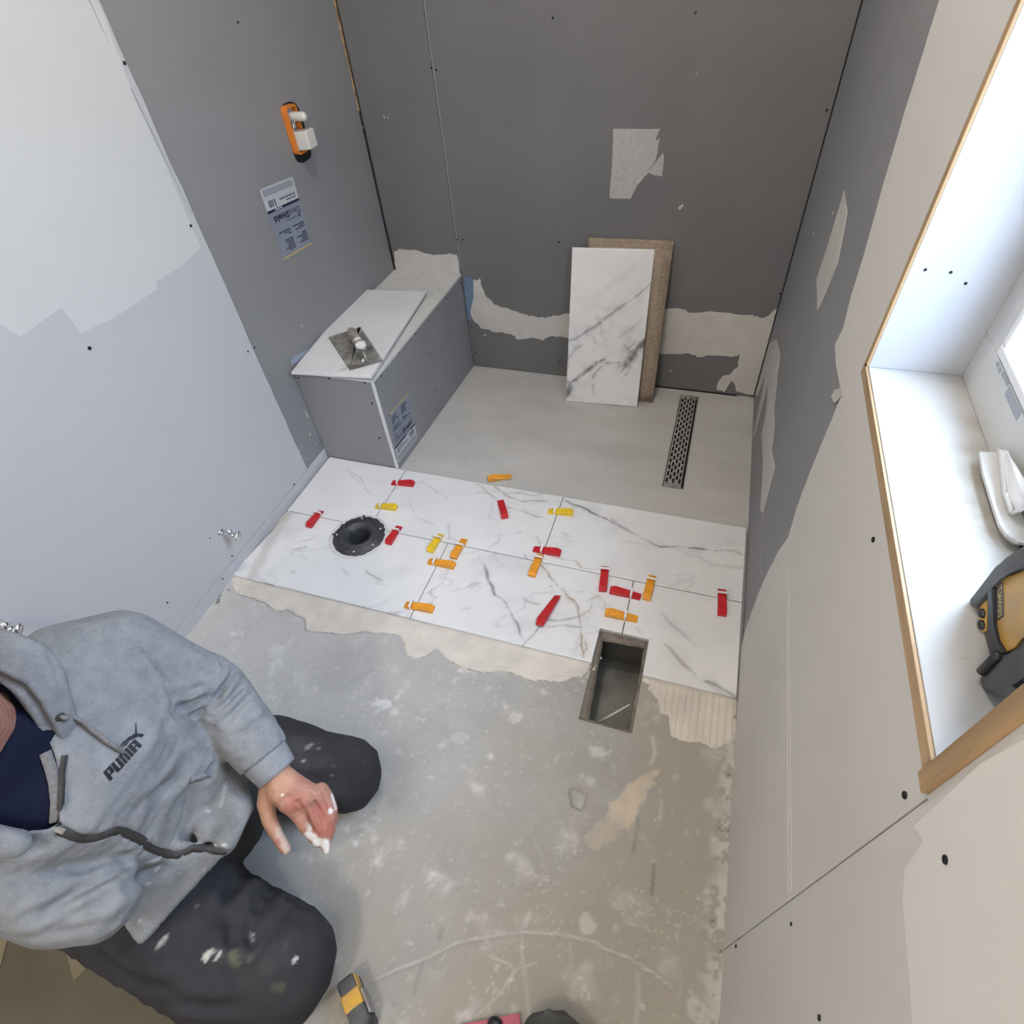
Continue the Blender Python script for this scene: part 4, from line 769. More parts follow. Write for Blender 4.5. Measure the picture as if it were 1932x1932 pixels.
# front tile: find lean from the top-right pixel
def solve(a, b, pt, hgt):
    best = None
    for k in range(400):
        y = a[1]+(0.0-a[1])*k/400*1.0
        p = at(*pt, 1, y); d = math.dist(p, b)
        if best is None or abs(d-hgt) < best[0]: best = (abs(d-hgt), p)
    return best[1]
b2 = a+(b-a)/np.linalg.norm(b-a)*0.300
t1 = solve(a, a, (1073, 467), h_); t2 = t1+(b2-a)
LT = []
a = Vector((.812, -.200, zf(-.2)+.0015)); b2 = Vector((1.112, -.178, zf(-.178)+.0015)); t1 = Vector((.790, -.054, .556)); t2 = Vector((1.095, -.048, .570))
lt, _ = lean_tile('wall_tile', [a, b2, t2, t1], .009, [M['marble']], 'front marble-look tile leaning on the back wall with bold gray veins', 'tiles leaning on the back wall',
  [([(1232, 530), (1205, 555), (1180, 575), (1150, 595), (1118, 618), (1090, 635), (1072, 645)], 2.0, .6), ([(1180, 572), (1140, 602), (1115, 622)], 3.5, .3), ([(1220, 640), (1205, 655), (1195, 672), (1180, 690), (1172, 700)], 6.5, .95), ([(1200, 640), (1185, 660), (1178, 650)], 2, .5), ([(1172, 683), (1155, 684), (1140, 686)], 1.5, .6), ([(1140, 678), (1125, 685), (1105, 702), (1090, 715), (1078, 722)], 3.6, .9), ([(1135, 690), (1122, 705), (1118, 715)], 2, .55), ([(1068, 715), (1075, 730), (1070, 750)], 4.5, .8), ([(1190, 690), (1180, 710)], 3.4, .6), ([(1120, 727), (1118, 745)], 1.5, .35), ([(1100, 650), (1085, 660), (1073, 675)], 2, .4), ([(1212, 600), (1190, 620), (1165, 640)], 2.5, .3), ([(1070, 660), (1072, 700)], 2, .35), ([(1200, 500), (1150, 540), (1120, 560)], 5, .10)],
  [([(1170, 685), (1168, 695)], 3, .4), ([(1115, 730), (1122, 725)], 1.5, .4)], 7, 0.55, pz=pxlocal)
# backs of the tiles behind it
for i, (dx, dy, dzz, lab) in enumerate(((0.095, 0.016, 0.0, 'brown-backed tile leaning directly behind the front marble-look tile'), (0.098, 0.0275, 0.006, 'middle tile of the leaning stack behind the front one, only its edge seen'), (0.088, 0.039, 0.012, 'rearmost tile of the leaning stack, touching the back wall'))):
    A_ = Vector((.865-.004*i, -.138+.0125*i, 0)); B_ = Vector((1.168, -.132+.0125*i, 0)); A_.z = B_.z = zf(A_.y)+.0015
    T1 = Vector((.862-.006*(i == 1)+.004*(i == 2), -.0335+.0110*i, .560+.009*i)); T2 = Vector((1.166+.007*i, -.0325+.0110*i, .572+.010*i))
    o, _ = lean_tile('wall_tile', [A_, B_, T2, T1], .009, [M['tileback']], lab, 'tiles leaning on the back wall', front='plain')
# crumb of compound on the rear tile corner
# bench tiles
def flat_tile(corn, z, label, vl=(), seed=1, amt=.35, m='marble', grp='marble-look tiles lying on the bench', th=.009):
    a, b, c, d = [Vector(FZ(x, y, z)) for x, y in corn]           # bl br tr tl
    ex = (b-a).normalized(); ey = Vector((-ex.y, ex.x, 0)); w_ = (b-a).length; h_ = (d-a).length
    me, V, nq = sheet(grid_axis(0, w_, .003), grid_axis(0, h_, .003), lambda X, Y: 0.0, thick=th); X, Y = V[:, 0], V[:, 1]
    def f(l): return [((Vector(FZ(p, q, z))-a).dot(ex), (Vector(FZ(p, q, z))-a).dot(ey)) for p, q in l]
    setattr_(me, 'vein', np.clip(veins(X, Y, [(f(p), w, s) for p, w, s in vl], seed)+wisps(X, Y, seed, amt, 0.5), 0, 1)); setattr_(me, 'rust', np.zeros_like(X))
    o = fin(me, 'bench_tile', [M[m]], smooth_n=nq); me.transform(Matrix(((ex.x, ey.x, 0, a.x), (ex.y, ey.y, 0, a.y), (0, 0, 1, z), (0, 0, 0, 1)))); props(o, label, 'tile', grp); return o
flat_tile(((552, 698), (706, 704), (822, 552), (694, 549)), BH+.0205, 'lower marble-look tile lying on the bench, its edge peeking out at the right', seed=21, amt=.1)
flat_tile(((549, 702), (700, 710), (806, 549), (700, 547)), BH+.0305, 'upper marble-look tile lying on the bench under the trowel', [([(648, 690), (665, 686), (680, 680)], 2.5, .5), ([(640, 700), (655, 694), (668, 690)], 2.0, .4), ([(660, 682), (690, 672)], 3, .3)], 22, .12)

# ================================================================ trowel
tz = BH+.0325; tr_ = empty('notched_trowel', FZ(668, 655, tz)); props(tr_, 'dirty notched trowel with mortar-caked handle lying on the bench tile', 'trowel')
c = [Vector(FZ(x, y, tz)) for x, y in ((619, 636), (660, 699), (723, 681), (680, 617))]      # tl, bl, br, tr
ex = (c[3]-c[0]).normalized(); 
bm = bmesh.new(); pts = []
def edge_pts(p, q, n, depth, inward):
    out = []
    for k in range(n):
        for t, o in ((k/n, 0), ((k+.55)/n, 0), ((k+.55)/n, 1), ((k+.98)/n, 1)): out.append(p.lerp(q, t)+inward*depth*o)
    return out
inw = ((c[0]+c[1])/2-(c[2]+c[3])/2).normalized(); inw2 = (c[1]-c[0]).normalized()
pts = [c[0], c[1], c[2]]+edge_pts(c[2], c[3], 19, .009, inw)+edge_pts(c[3], c[0], 11, .006, inw2)
prism(bm, pts, (0, 0, .0012)); o = bobj('blade', bm, M['blade']); keep(o, tr_)
ctr = (c[0]+c[1]+c[2]+c[3])/4; ax_ = ((c[1]+c[2])/2-(c[0]+c[3])/2).normalized()
h0 = Vector(FZ(660, 622, tz+.055)); h1 = Vector(FZ(682, 655, tz+.045))
bm = bmesh.new(); tube(bm, [h0, h0.lerp(h1, .12), h0.lerp(h1, .4), h0.lerp(h1, .75), h1, h1+(h1-h0)*.1], [.008, .0155, .0175, .0165, .019, .012], 16)
o = bobj('handle', bm, M['handle'], None, True); keep(o, tr_); o['label'] = 'mortar-caked gray handle'
bm = bmesh.new(); tube(bm, [h1+Vector((0, 0, -.005)), h1+ax_*.02+Vector((0, 0, -.02)), h1+ax_*.028+Vector((0, 0, -.043))], .005, 8)
dn = Vector(h0.lerp(h1, .45)); tube(bm, [(dn.x, dn.y, dn.z-.010), (dn.x, dn.y, tz+.002)], .006, 8); a_ = Vector((dn.x, dn.y, tz+.004)); tube(bm, [a_-ax_*.05, a_+ax_*.09], .005, 8)
o = bobj('handle_bracket', bm, M['blade'], None, True); keep(o, tr_)
bm = bmesh.new()
for (p, r) in ((h1+Vector((0, 0, .008)), .019), (h1+(h0-h1)*.25+Vector((0, 0, .01)), .013), (h0.lerp(h1, .35)+Vector((.006, 0, .008)), .010), (Vector(FZ(686, 680, tz+.004)), .008), (Vector(FZ(675, 663, tz+.003)), .005)):
    bm = bmesh.new(); bmesh.ops.create_icosphere(bm, subdivisions=3, radius=r, matrix=Matrix.Translation(p)@Matrix.Diagonal((1, 1, .75, 1)))
    for v in bm.verts: v.co += v.normal*.0035*mnoise.noise(v.co*90)
    o = bobj('mortar_lump', bm, M['thinsetw'], None, True); keep(o, tr_); o['label'] = 'white mortar lump'

# ================================================================ tile levelling wedges
def wedge_mesh(mk):
    # local: x from thin end (0) to thick end (1 length), width 1 -> scaled at build; real size 86 x 24 x 18 mm
    Lw, Ww = 0.086, 0.0235; bm = bmesh.new()
    prof = [(0, 0), (0, .003), (Lw*.80, .0165), (Lw*.90, .0165), (Lw*.905, .011), (Lw, .011), (Lw, 0)]
    prism(bm, [(x, -Ww/2, z) for x, z in prof], (0, Ww, 0)); bmesh.ops.bevel(bm, geom=[e for e in bm.edges], offset=.0008, segments=1, affect='EDGES')
    for k in range(12):                                      # ratchet teeth on the ramp
        x = Lw*(.12+k*.052); z = .003+.0135*(x/(Lw*.8)); box(bm, x, -Ww*.30, z-.001, x+.002, Ww*.30, z+.0007)
    bmesh.ops.recalc_face_normals(bm, faces=bm.faces); me = bpy.data.meshes.new('wedge'); bm.to_mesh(me); bm.free(); me.materials.append(M[mk]); return me
def clip_mesh():
    bm = bmesh.new(); Ww = .0245
    # arch over the wedge standing in the joint: joint runs along local y
    for s in (-1, 1): box(bm, -.0022, s*Ww/2+(0 if s > 0 else -.0018), -.004, .0022, s*Ww/2+(.0018 if s > 0 else 0), .017)
    box(bm, -.0035, -Ww/2-.0018, .0165, .0035, Ww/2+.0018, .0195, bev=.0008)
    bmesh.ops.recalc_face_normals(bm, faces=bm.faces); me = bpy.data.meshes.new('clip'); bm.to_mesh(me); bm.free(); me.materials.append(M['clip']); return me
WM = {k: wedge_mesh(k) for k in ('wred', 'worg', 'wyel')}; CM = clip_mesh()
GR = {'wred': 'red levelling wedges', 'worg': 'orange levelling wedges', 'wyel': 'yellow levelling wedges'}
WED = [('wred', 739, 911, 781, 913, 752, 'red wedge straddling the joint at the bench corner'), ('wyel', 709, 955, 748, 958, 720, 'yellow wedge on the joint just above the black flange'),
 ('wred', 606, 964, 582, 994, 600, 'red wedge between the left wall and the black flange'), ('wred', 754, 993, 732, 1026, 747, 'red wedge touching the right side of the black flange'),
 ('wyel', 832, 1008, 811, 1041, 826, 'yellow wedge in the middle joint, right of the flange'), ('worg', 877, 1017, 855, 1053, 868, 'orange wedge slanting across the middle joint next to a yellow one'),
 ('worg', 808, 1059, 858, 1068, 821, 'orange wedge lying sideways below the yellow one'), ('worg', 764, 1141, 818, 1150, 777, 'orange wedge at the front edge of the tiles, nearest the gray hoodie'),
 ('worg', 965, 900, 921, 906, None, 'loose orange wedge on the gray shower floor'), ('wred', 944, 944, 953, 977, None, 'small loose red wedge lying alone on the back-row tile'),
 ('wyel', 1034, 965, 1081, 968, 1047, 'yellow wedge by the shower-side edge, right of the loose red one'), ('wred', 1006, 1036, 1058, 1044, 1023, 'red wedge just above an orange one at the middle joint'),
 ('worg', 1020, 1046, 1003, 1087, 1016, 'orange wedge just below a red one at the middle joint'), ('wred', 1142, 1069, 1137, 1115, 1141, 'red wedge upright on the middle joint, left of the duct joint'),
 ('wred', 1209, 1127, 1151, 1113, 1191, 'red wedge across the short joint above the duct'), ('worg', 1231, 1086, 1219, 1131, 1228, 'orange wedge upright right of the duct joint'),
 ('worg', 1203, 1169, 1142, 1155, 1180, 'orange wedge just above the open floor duct'), ('wred', 1053, 1126, 1019, 1182, None, 'loose red wedge tipped over on the tile with gray veins'),
 ('wred', 1362, 1112, 1362, 1161, 1361, 'red wedge nearest the right wall')]
for mk, x0, y0, x1, y1, cx_, lab in WED:
    on_tile = not (mk == 'worg' and x1 == 921)
    base = TT+.0005 if on_tile else 0
    if on_tile: p = Vector(FZ(x0, y0, base+.001)); q = Vector(FZ(x1, y1, base+.006))
    else: p = Vector(FS(x0, y0, .002)); q = Vector(FS(x1, y1, .002))
    q.z = p.z = (base if on_tile else max(p.z, q.z)); d = q-p; ln = d.length; s_ = ln/0.086; ang = math.atan2(d.y, d.x)
    r = empty('levelling_wedge', p); r.rotation_euler = (0, 0, ang); props(r, lab, 'wedge', GR[mk])
    o = bpy.data.objects.new('wedge_body', WM[mk]); COL.objects.link(o); o.parent = r; o.scale = (s_, 1.0, 1.0)
    if lab.startswith('loose red wedge'): o.rotation_euler = (0.5, 0, 0); o.location = (0, 0, .006)
    if cx_ is not None:
        t = abs((cx_-x0)/(x1-x0)) if abs(x1-x0) > 3 else (12/49)
        k = bpy.data.objects.new('joint_clip', CM); COL.objects.link(k); k.parent = r; k.location = (ln*t, 0, 0)

# ================================================================ mixer valve rough-in on the left wall
mv = empty('shower_valve', (0, -0.385, 1.0)); props(mv, 'orange-framed shower valve rough-in with milky caps in the left wall', 'valve')
S0 = lambda x, y, h=0.0: Vector(at(x, y, 0, h))
bm = bmesh.new(); hole = smoothpoly([S0(x, y) for x, y in ((529, 208), (534, 196), (545, 191), (558, 194), (568, 215), (590, 292), (580, 303), (566, 309), (556, 300), (540, 245))], 2); prism(bm, [p+Vector((.0003, 0, 0)) for p in hole], (.0009, 0, 0)); o = bobj('wall_cutout', bm, M['dark']); keep(o, mv)
# frame: rounded rectangle ring standing off the wall
yc0, yc1 = -0.452, -0.388; zz0, zz1 = 0.945, 1.075
p0 = S0(531, 205, .012); p1 = S0(563, 293, .012)
yc0 = (p0.y+p1.y)/2; zz1 = p0.z+.002; zz0 = p1.z
yc1 = yc0+0.058
def rrect(y0, y1, z0, z1, r, n=5):
    out = []
    for (cy, cz_, a0) in ((y1-r, z1-r, 0), (y0+r, z1-r, 90), (y0+r, z0+r, 180), (y1-r, z0+r, 270)):
        for k in range(n+1): a = math.radians(a0+90*k/n); out.append((cy+r*math.cos(a), cz_+r*math.sin(a)))
    return out
bm = bmesh.new(); O_ = rrect(yc0, yc1, zz0, zz1, .014); I_ = rrect(yc0+.006, yc1-.006, zz0+.007, zz1-.007, .009)
def vr(L_, x): return [bm.verts.new((x, a, b)) for a, b in L_]
o0, o1, i0, i1 = vr(O_, .001), vr(O_, .020), vr(I_, .001), vr(I_, .020); n_ = len(O_)
for k in range(n_):
    j = (k+1) % n_
    for q in ((o0[k], o0[j], o1[j], o1[k]), (i0[k], i1[k], i1[j], i0[j]), (o1[k], o1[j], i1[j], i1[k])): bm.faces.new(q)
o = bobj('orange_guard', bm, M['orange'], None); keep(o, mv); o['label'] = 'bright orange plastic guard frame'
bm = bmesh.new(); prism(bm, [(0.0012, a, b) for a, b in rrect(yc0+.006, yc1-.006, zz0+.03, zz1-.008, .008)], (.002, 0, 0)); o = bobj('valve_plate', bm, M['lblw']); keep(o, mv)
bm = bmesh.new(); ym = (yc0+yc1)/2+.002; zc = zz1-.030
lathe(bm, [(.0, .062), (.007, .061), (.0115, .056), (.0125, .050), (.0125, .002)], (.002, ym, zc), (1, 0, 0), 24); bmesh.ops.remove_doubles(bm, verts=bm.verts, dist=1e-6); o = bobj('round_cap', bm, M['milky'], None, True); keep(o, mv)
bm = bmesh.new(); box(bm, .003, ym-.022, zz0+.010, .062, ym+.024, zz0+.060, bev=.004)
for v in bm.verts:
    if v.co.x > .05: v.co.z += .004; v.co.y *= 1.0
o = bobj('square_cap', bm, M['milky']); keep(o, mv)
bm = bmesh.new(); tube(bm, [(.004, ym-.008, zz0+.055), (.012, ym-.004, zz0+.075), (.005, ym, zz1-.04)], .005, 8); tube(bm, [(.004, ym+.012, zz0+.055), (.008, ym+.012, zz1-.03)], .004, 8); o = bobj('valve_stem', bm, M['chrome'], None, True); keep(o, mv)

# ================================================================ water stop valves
def stop_valve(c, label, sc=1.0):
    r = empty('stop_valve', c); props(r, label, 'valve', 'chrome water stop valves on the left wall'); c = Vector(c)
    def pt(n, bm, m): o = bobj(n, bm, m, None, True); keep(o, r)
    bm = bmesh.new(); lathe(bm, [(0, .0035), (.010, .0035), (.0135, .001), (.014, 0)], c, (1, 0, 0), 24); pt('escutcheon', bm, M['chrome'])
    bm = bmesh.new(); lathe(bm, [(.0075, 0), (.0075, .024), (.009, .026), (.009, .044), (.006, .047), (0, .047)], c, (1, 0, 0), 20); pt('valve_body', bm, M['chrome'])
    bm = bmesh.new(); lathe(bm, [(.0075, .0), (.0085, .004), (.0085, .014), (.006, .015), (0.006, .006), (0, .006)], c+Vector((.036, 0, .006)), (0, 0, 1), 18); pt('outlet', bm, M['chrome'])
    bm = bmesh.new(); tube(bm, [c+Vector((.047, 0, 0)), c+Vector((.056, 0, 0))], .004, 10); e = c+Vector((.059, 0, 0)); 
    lathe(bm, [(0, -.004), (.017, -.003), (.018, 0), (.017, .003), (0, .004)], (0, 0, 0), (1, 0, 0), 24)
    k = [v for v in bm.verts if v.co.length < .03]
    for v in k: v.co = Vector((v.co.x, v.co.y*1.0, v.co.z*.55)); v.co = Matrix.Rotation(.5, 3, 'X')@v.co+e
    pt('oval_handle', bm, M['chrome'])
stop_valve((0.0035, *S0(419, 1006, .0035)[1:]), 'small chrome stop valve low on the left wall near the tile corner')
sv = S0(-6, 1180, .0035); stop_valve((.0035, sv.y, sv.z), 'chrome stop valve at the left edge, above the gray hoodie shoulder')

# ================================================================ crank cover on the sill
cc = empty('crank_cover', FZ(1885, 940, WZ0)); props(cc, 'smooth white plastic window crank cover at the back of the sill', 'cover')
Z0 = WZ0+.0005
bm = bmesh.new()
ol = [FZ(x, y, Z0+.012) for x, y in ((1845, 857), (1853, 900), (1868, 950), (1882, 993), (1897, 1013), (1918, 1027), (1950, 1033))]
ol = [Vector((min(p[0], FXW-.004), p[1], p[2])) for p in ol]; ol = [Vector((FXW-.002, ol[0].y+.004, ol[0].z))]+ol+[Vector((FXW-.002, ol[-1].y-.012, ol[0].z))]
(lambda *a: None)('cover', [tuple(round(c, 3) for c in p) for p in ol])
prism(bm, ol, (0, 0, .004)); 
ol2 = [Vector((min(p.x+.006, FXW-.002), p.y, Z0)) for p in ol]; 
for p in (ol2,): 
    cxm = sum((q.x for q in p))/len(p); cym = sum((q.y for q in p))/len(p); q_ = [Vector((cxm+(q.x-cxm)*.8, cym+(q.y-cym)*.8, Z0)) for q in p]; prism(bm, q_, (0, 0, .0125))
bmesh.ops.bevel(bm, geom=[e for e in bm.edges if e.calc_face_angle(0) > 1.0], offset=.0012, segments=2, affect='EDGES'); o = bobj('base_plate', bm, M['vinyl']); keep(o, cc)
bm = bmesh.new()
hp = [(1893, 838, .036), (1899, 834, .050), (1912, 860, .058), (1925, 900, .060), (1950, 960, .058), (1940, 975, .040)]
b0 = [FZ(x, y, Z0+.016) for x, y in ((1884, 880), (1893, 850), (1902, 846), (1914, 872), (1962, 955), (1935, 972), (1903, 974), (1890, 935))]
t0 = [FZ(x, y, Z0+z) for x, y, z in ((1896, 880, .035), (1898, 852, .045), (1903, 848, .045), (1913, 874, .048), (1958, 940, .048), (1940, 958, .040), (1912, 964, .032), (1900, 930, .034))]
cl = lambda p: Vector((min(p[0], FXW-.003), p[1], p[2]))
B_ = [bm.verts.new(cl(p)) for p in b0]; T_2 = [bm.verts.new(cl(p)) for p in t0]
for k in range(8): bm.faces.new((B_[k], B_[(k+1) % 8], T_2[(k+1) % 8], T_2[k]))
bm.faces.new(T_2); bm.faces.new(B_[::-1]); bmesh.ops.bevel(bm, geom=list(bm.edges), offset=.002, segments=2, affect='EDGES'); o = bobj('housing', bm, M['white'], None, True); keep(o, cc)
bm = bmesh.new(); a = Vector(cl(FZ(1905, 971, Z0+.0165))); b = Vector(cl(FZ(1932, 958, Z0+.0165))); d = (b-a); nn = Vector((-d.y, d.x, 0)).normalized()*.0022; prism(bm, [a, b, b+nn, a+nn], (0, 0, .0012)); o = bobj('lever_slot', bm, M['grayb']); keep(o, cc)

# ================================================================ laser level on the sill
lz = empty('laser_level', FZ(1890, 1240, WZ0)); props(lz, 'yellow and black laser level standing on the window sill', 'tool')
def LP(x, y, h): return Vector(FZ(x, y, WZ0+h))
def hull(name, pts, m, bev=.003, smooth=True, par=None):
    bm = bmesh.new(); vs = [bm.verts.new(p) for p in pts]; r = bmesh.ops.convex_hull(bm, input=vs); bmesh.ops.delete(bm, geom=[v for v in bm.verts if not v.link_faces], context='VERTS')
    bmesh.ops.dissolve_limit(bm, angle_limit=.05, verts=bm.verts, edges=bm.edges)
    if bev: bmesh.ops.bevel(bm, geom=list(bm.edges), offset=bev, segments=3, affect='EDGES', profile=.6)
    o = bobj(name, bm, m); keep(o, par or lz); return o
XL = 1.630
def lpoly(px, x=XL, zmin=WZ0+.001):
    return [Vector((x, p[1], max(p[2], zmin))) for p in (at(a, b, 0, x) for a, b in px)]
def lpart(name, px, x, depth, m, bev=.0015, lab=None, cut=0):
    bm = bmesh.new(); prism(bm, lpoly(px, x), (depth, 0, 0))
    if bev: bmesh.ops.bevel(bm, geom=list(bm.edges), offset=bev, segments=2, affect='EDGES', profile=.6)
    o = bobj(name, bm, m); keep(o, lz)
    if lab: o['label'] = lab
    return o
lpart('housing', [(2040, 960), (1932, 1040), (1898, 1060), (1880, 1077), (1857, 1107), (1832, 1137), (1835, 1150), (1842, 1152), (1838, 1215), (1832, 1228), (1834, 1246), (1852, 1266), (1862, 1272), (1900, 1262), (2040, 1180)], XL, .052, M['rubber'], .003)
lpart('corner_guard', [(2042, 948), (1932, 1030), (1896, 1052), (1878, 1070), (1855, 1100), (1828, 1132), (1830, 1142), (1838, 1147), (1862, 1118), (1888, 1088), (1905, 1078), (1932, 1072), (2042, 1010)], XL-.006, .060, M['rubber'], .002)
lpart('corner_guard', [(1862, 1112), (1872, 1104), (1872, 1178), (1878, 1206), (1892, 1230), (1883, 1244), (1866, 1215), (1861, 1190)], XL-.006, .010, M['black'], .002)
lpart('button_panel', [(1861, 1124), (1843, 1142), (1842, 1204), (1860, 1190)], XL-.002, .004, M['yel'], .0008, 'small yellow button panel')
for (x, y) in ((1853, 1157), (1852, 1179)):
    c = Vector(at(x, y, 0, XL-.003)); bm = bmesh.new(); lathe(bm, [(0, .0025), (.0045, .0022), (.0052, 0), (.0052, -.002)], c, (-1, 0, 0), 18); bmesh.ops.scale(bm, vec=(1, 1, .75), verts=bm.verts, space=Matrix.Translation(-c)); o = bobj('button', bm, M['black'], None, True); keep(o, lz)
lpart('side_panel', [(1875, 1107), (1892, 1091), (1932, 1077), (2030, 1040), (2030, 1150), (1960, 1196), (1930, 1200), (1914, 1222), (1896, 1231), (1886, 1222), (1877, 1200), (1873, 1175)], XL-.002, .004, M['yel'], .001, 'large yellow side panel')
lpart('nameplate', [(1880, 1110), (1891, 1098), (1892, 1162), (1880, 1170)], XL-.0030, .002, M['rubber'], .0004)
lpart('mount_bracket', [(1884, 1236), (1906, 1232), (1932, 1222), (2040, 1160), (2040, 1240), (1932, 1280), (1918, 1281), (1905, 1287), (1907, 1294), (1924, 1304), (1903, 1321), (1850, 1303), (1844, 1287), (1849, 1273)], XL-.014, .020, M['rubber'], .003, 'dark mounting bracket')
bm = bmesh.new(); a = Vector(at(1852, 1268, 0, XL-.016)); b = Vector(at(1885, 1234, 0, XL-.016)); a.z = max(a.z, WZ0+.006); tube(bm, [a, b], .0042, 10); o = bobj('hinge', bm, M['black'], None, True); keep(o, lz)
V_, Fc_, _ = text_polys('DEWALT', 0.02); a = [Vector(at(x, y, 0, XL-.0033)) for x, y in ((1883, 1166), (1882, 1112), (1890, 1102), (1890, 1161))]
bm = bmesh.new(); vs = [bm.verts.new((a[0]*(1-u)+a[1]*u)*(1-v)+(a[3]*(1-u)+a[2]*u)*v) for u, v in V_]
for f in Fc_:
    try: bm.faces.new([vs[i] for i in f])
    except ValueError: pass
o = bobj('printed_name', bm, M['lbly']); keep(o, lz)

# ================================================================ PERSON kneeling
def proj(V):
    q = (np.asarray(V)-CAM); z = q@_fw; return np.stack([966+F_PX*(q@RR)/z, 966-F_PX*(q@UU)/z], -1), z
def chain(bm, pts, step=0.35, sub=2):
    for (p, r), (q, s) in zip(pts, pts[1:]):
        p, q = Vector(p), Vector(q); r = Vector(r) if hasattr(r, '__len__') else Vector((r, r, r)); s = Vector(s) if hasattr(s, '__len__') else Vector((s, s, s))
        n = max(2, int((q-p).length/(step*min(*r, *s)))+1)
        for k in range(n+1):
            t = k/n; c = p.lerp(q, t); R_ = r.lerp(s, t); bmesh.ops.create_icosphere(bm, subdivisions=sub, radius=1, matrix=Matrix.Translation(c)@Matrix.Diagonal((*R_, 1)))
def vox(bm, size, smooth=6, name='b'):
    me = bpy.data.meshes.new(name); bm.to_mesh(me); bm.free(); o = bpy.data.objects.new(name, me); COL.objects.link(o)
    m = o.modifiers.new('r', 'REMESH'); m.mode = 'VOXEL'; m.voxel_size = size
    k = o.modifiers.new('s', 'SMOOTH'); k.iterations = smooth; k.factor = .5
    bpy.context.view_layer.update(); me2 = bpy.data.meshes.new_from_object(o.evaluated_get(bpy.context.evaluated_depsgraph_get())); bpy.data.objects.remove(o); bpy.data.meshes.remove(me); return me2
def vn(me):
    n = len(me.vertices); a = np.empty(n*3); me.vertices.foreach_get('co', a); b = np.empty(n*3); me.vertex_normals.foreach_get('vector', b) if hasattr(me, 'vertex_normals') else me.vertices.foreach_get('normal', b)
    return a.reshape(-1, 3), b.reshape(-1, 3)
def bvh_of(me): return BVHTree.FromPolygons([v.co.copy() for v in me.vertices], [tuple(p.vertices) for p in me.polygons])
def hitp(bv, x, y, off=0.0):
    d = Vector(ray(x, y)).normalized(); h = bv.ray_cast(Vector(CAM), d)
    if h[0] is None:
        h = bv.find_nearest(Vector(CAM)+d*1.1)
        return h[0]+h[1]*off, h[1]
    n = h[1] if h[1].dot(d) < 0 else -h[1]; return h[0]+n*off, n
def dist3(V, pts):
    d = np.full(len(V), 1e9)
    for a, b in zip(pts, pts[1:]):
        a = np.array(a); b = np.array(b); ab = b-a; L2 = ab@ab+1e-12; t = np.clip((V-a)@ab/L2, 0, 1); d = np.minimum(d, np.linalg.norm(V-a-t[:, None]*ab, axis=1))
    return d
def dens(l, st=14):
    out = []
    for (a, b), (c, d) in zip(l, l[1:]):
        n = max(1, int(math.hypot(c-a, d-b)/st)); out += [(a+(c-a)*k/n, b+(d-b)*k/n) for k in range(n)]
    return out+[l[-1]]
def sculpt(me, folds, noise=0.0, nf=14):
    bv = bvh_of(me); V, N = vn(me); D = np.zeros(len(V))
    for px, depth, w in folds:
        pts = [hitp(bv, *q)[0] for q in dens(px)]; d = dist3(V, pts); taper = np.ones(len(V))
        e = np.minimum(np.linalg.norm(V-np.array(pts[0]), axis=1), np.linalg.norm(V-np.array(pts[-1]), axis=1)); taper = np.clip(e/(3*w), 0.15, 1)
        D += taper*(-depth*np.exp(-(d/w)**2)+0.45*depth*np.exp(-((d-2.0*w)/(1.1*w))**2))
    if noise: D += noise*fbm(V[:, 0]*nf, V[:, 1]*nf, V[:, 2]*nf, 3)
    V = V+N*D[:, None]; me.vertices.foreach_set('co', V.ravel()); me.update()
def pmask(me, spots, nz=60):
    """spots painted where splashes of mortar sit: (px, py, radius m, strength)"""
    bv = bvh_of(me); V, N = vn(me); m = np.zeros(len(V)); n = fbm(V[:, 0]*nz, V[:, 1]*nz, V[:, 2]*nz, 3)
    for sp in spots:
        x, y, r, s = sp[:4]
        if len(sp) > 4: a = np.array(hitp(bv, x, y)[0]); b = np.array(hitp(bv, sp[4], sp[5])[0]); d = dist3(V, [a, b])
        else: d = np.linalg.norm(V-np.array(hitp(bv, x, y)[0]), axis=1)
        m = np.maximum(m, s*sstep(r, r*.45, d+r*.6*n))
    return np.clip(m, 0, 1)
Pz = lambda x, y, z: Vector(FZ(x, y, z))
# skin: one continuous body (head, neck, trunk, arm, hand)
bm = bmesh.new()
NB = Vector((.50, -2.13, .74)); chin = Pz(-40, 1436, .866); HC = chin+Vector((-.055, 0, .085))
chain(bm, [(NB, (.058, .062, .05)), (HC+Vector((-.02, 0, -.05)), (.052, .055, .05))])
chain(bm, [(HC+Vector((-.015, 0, .02)), (.088, .074, .095)), (HC+Vector((.01, 0, -.01)), (.075, .066, .085))])
chain(bm, [(HC+Vector((.03, 0, -.045)), (.045, .050, .045)), (chin+Vector((-.012, 0, .008)), (.022, .026, .020))])
fx = HC+Vector((.066, 0, -.004)); chain(bm, [(fx+Vector((.0, 0, .026)), (.009, .008, .01)), (fx+Vector((.014, 0, -.008)), (.011, .012, .009))], sub=2)
chain(bm, [(fx+Vector((.0, -.016, -.036)), .006), (fx+Vector((.005, 0, -.035)), .0075), (fx+Vector((.0, .016, -.036)), .006)])
chain(bm, [(fx+Vector((-.010, -.036, .036)), .010), (fx+Vector((-.001, 0, .034)), .009), (fx+Vector((-.010, .036, .036)), .010)])
for s in (-1, 1): chain(bm, [(HC+Vector((-.005, s*.078, .012)), (.014, .006, .022)), (HC+Vector((0, s*.077, -.012)), (.010, .006, .014))])
SL = Vector((.47, -1.945, .675)); SR = Vector((.49, -2.235, .655)); EL = Pz(405, 1305, .50); WL = Pz(518, 1452, .405)
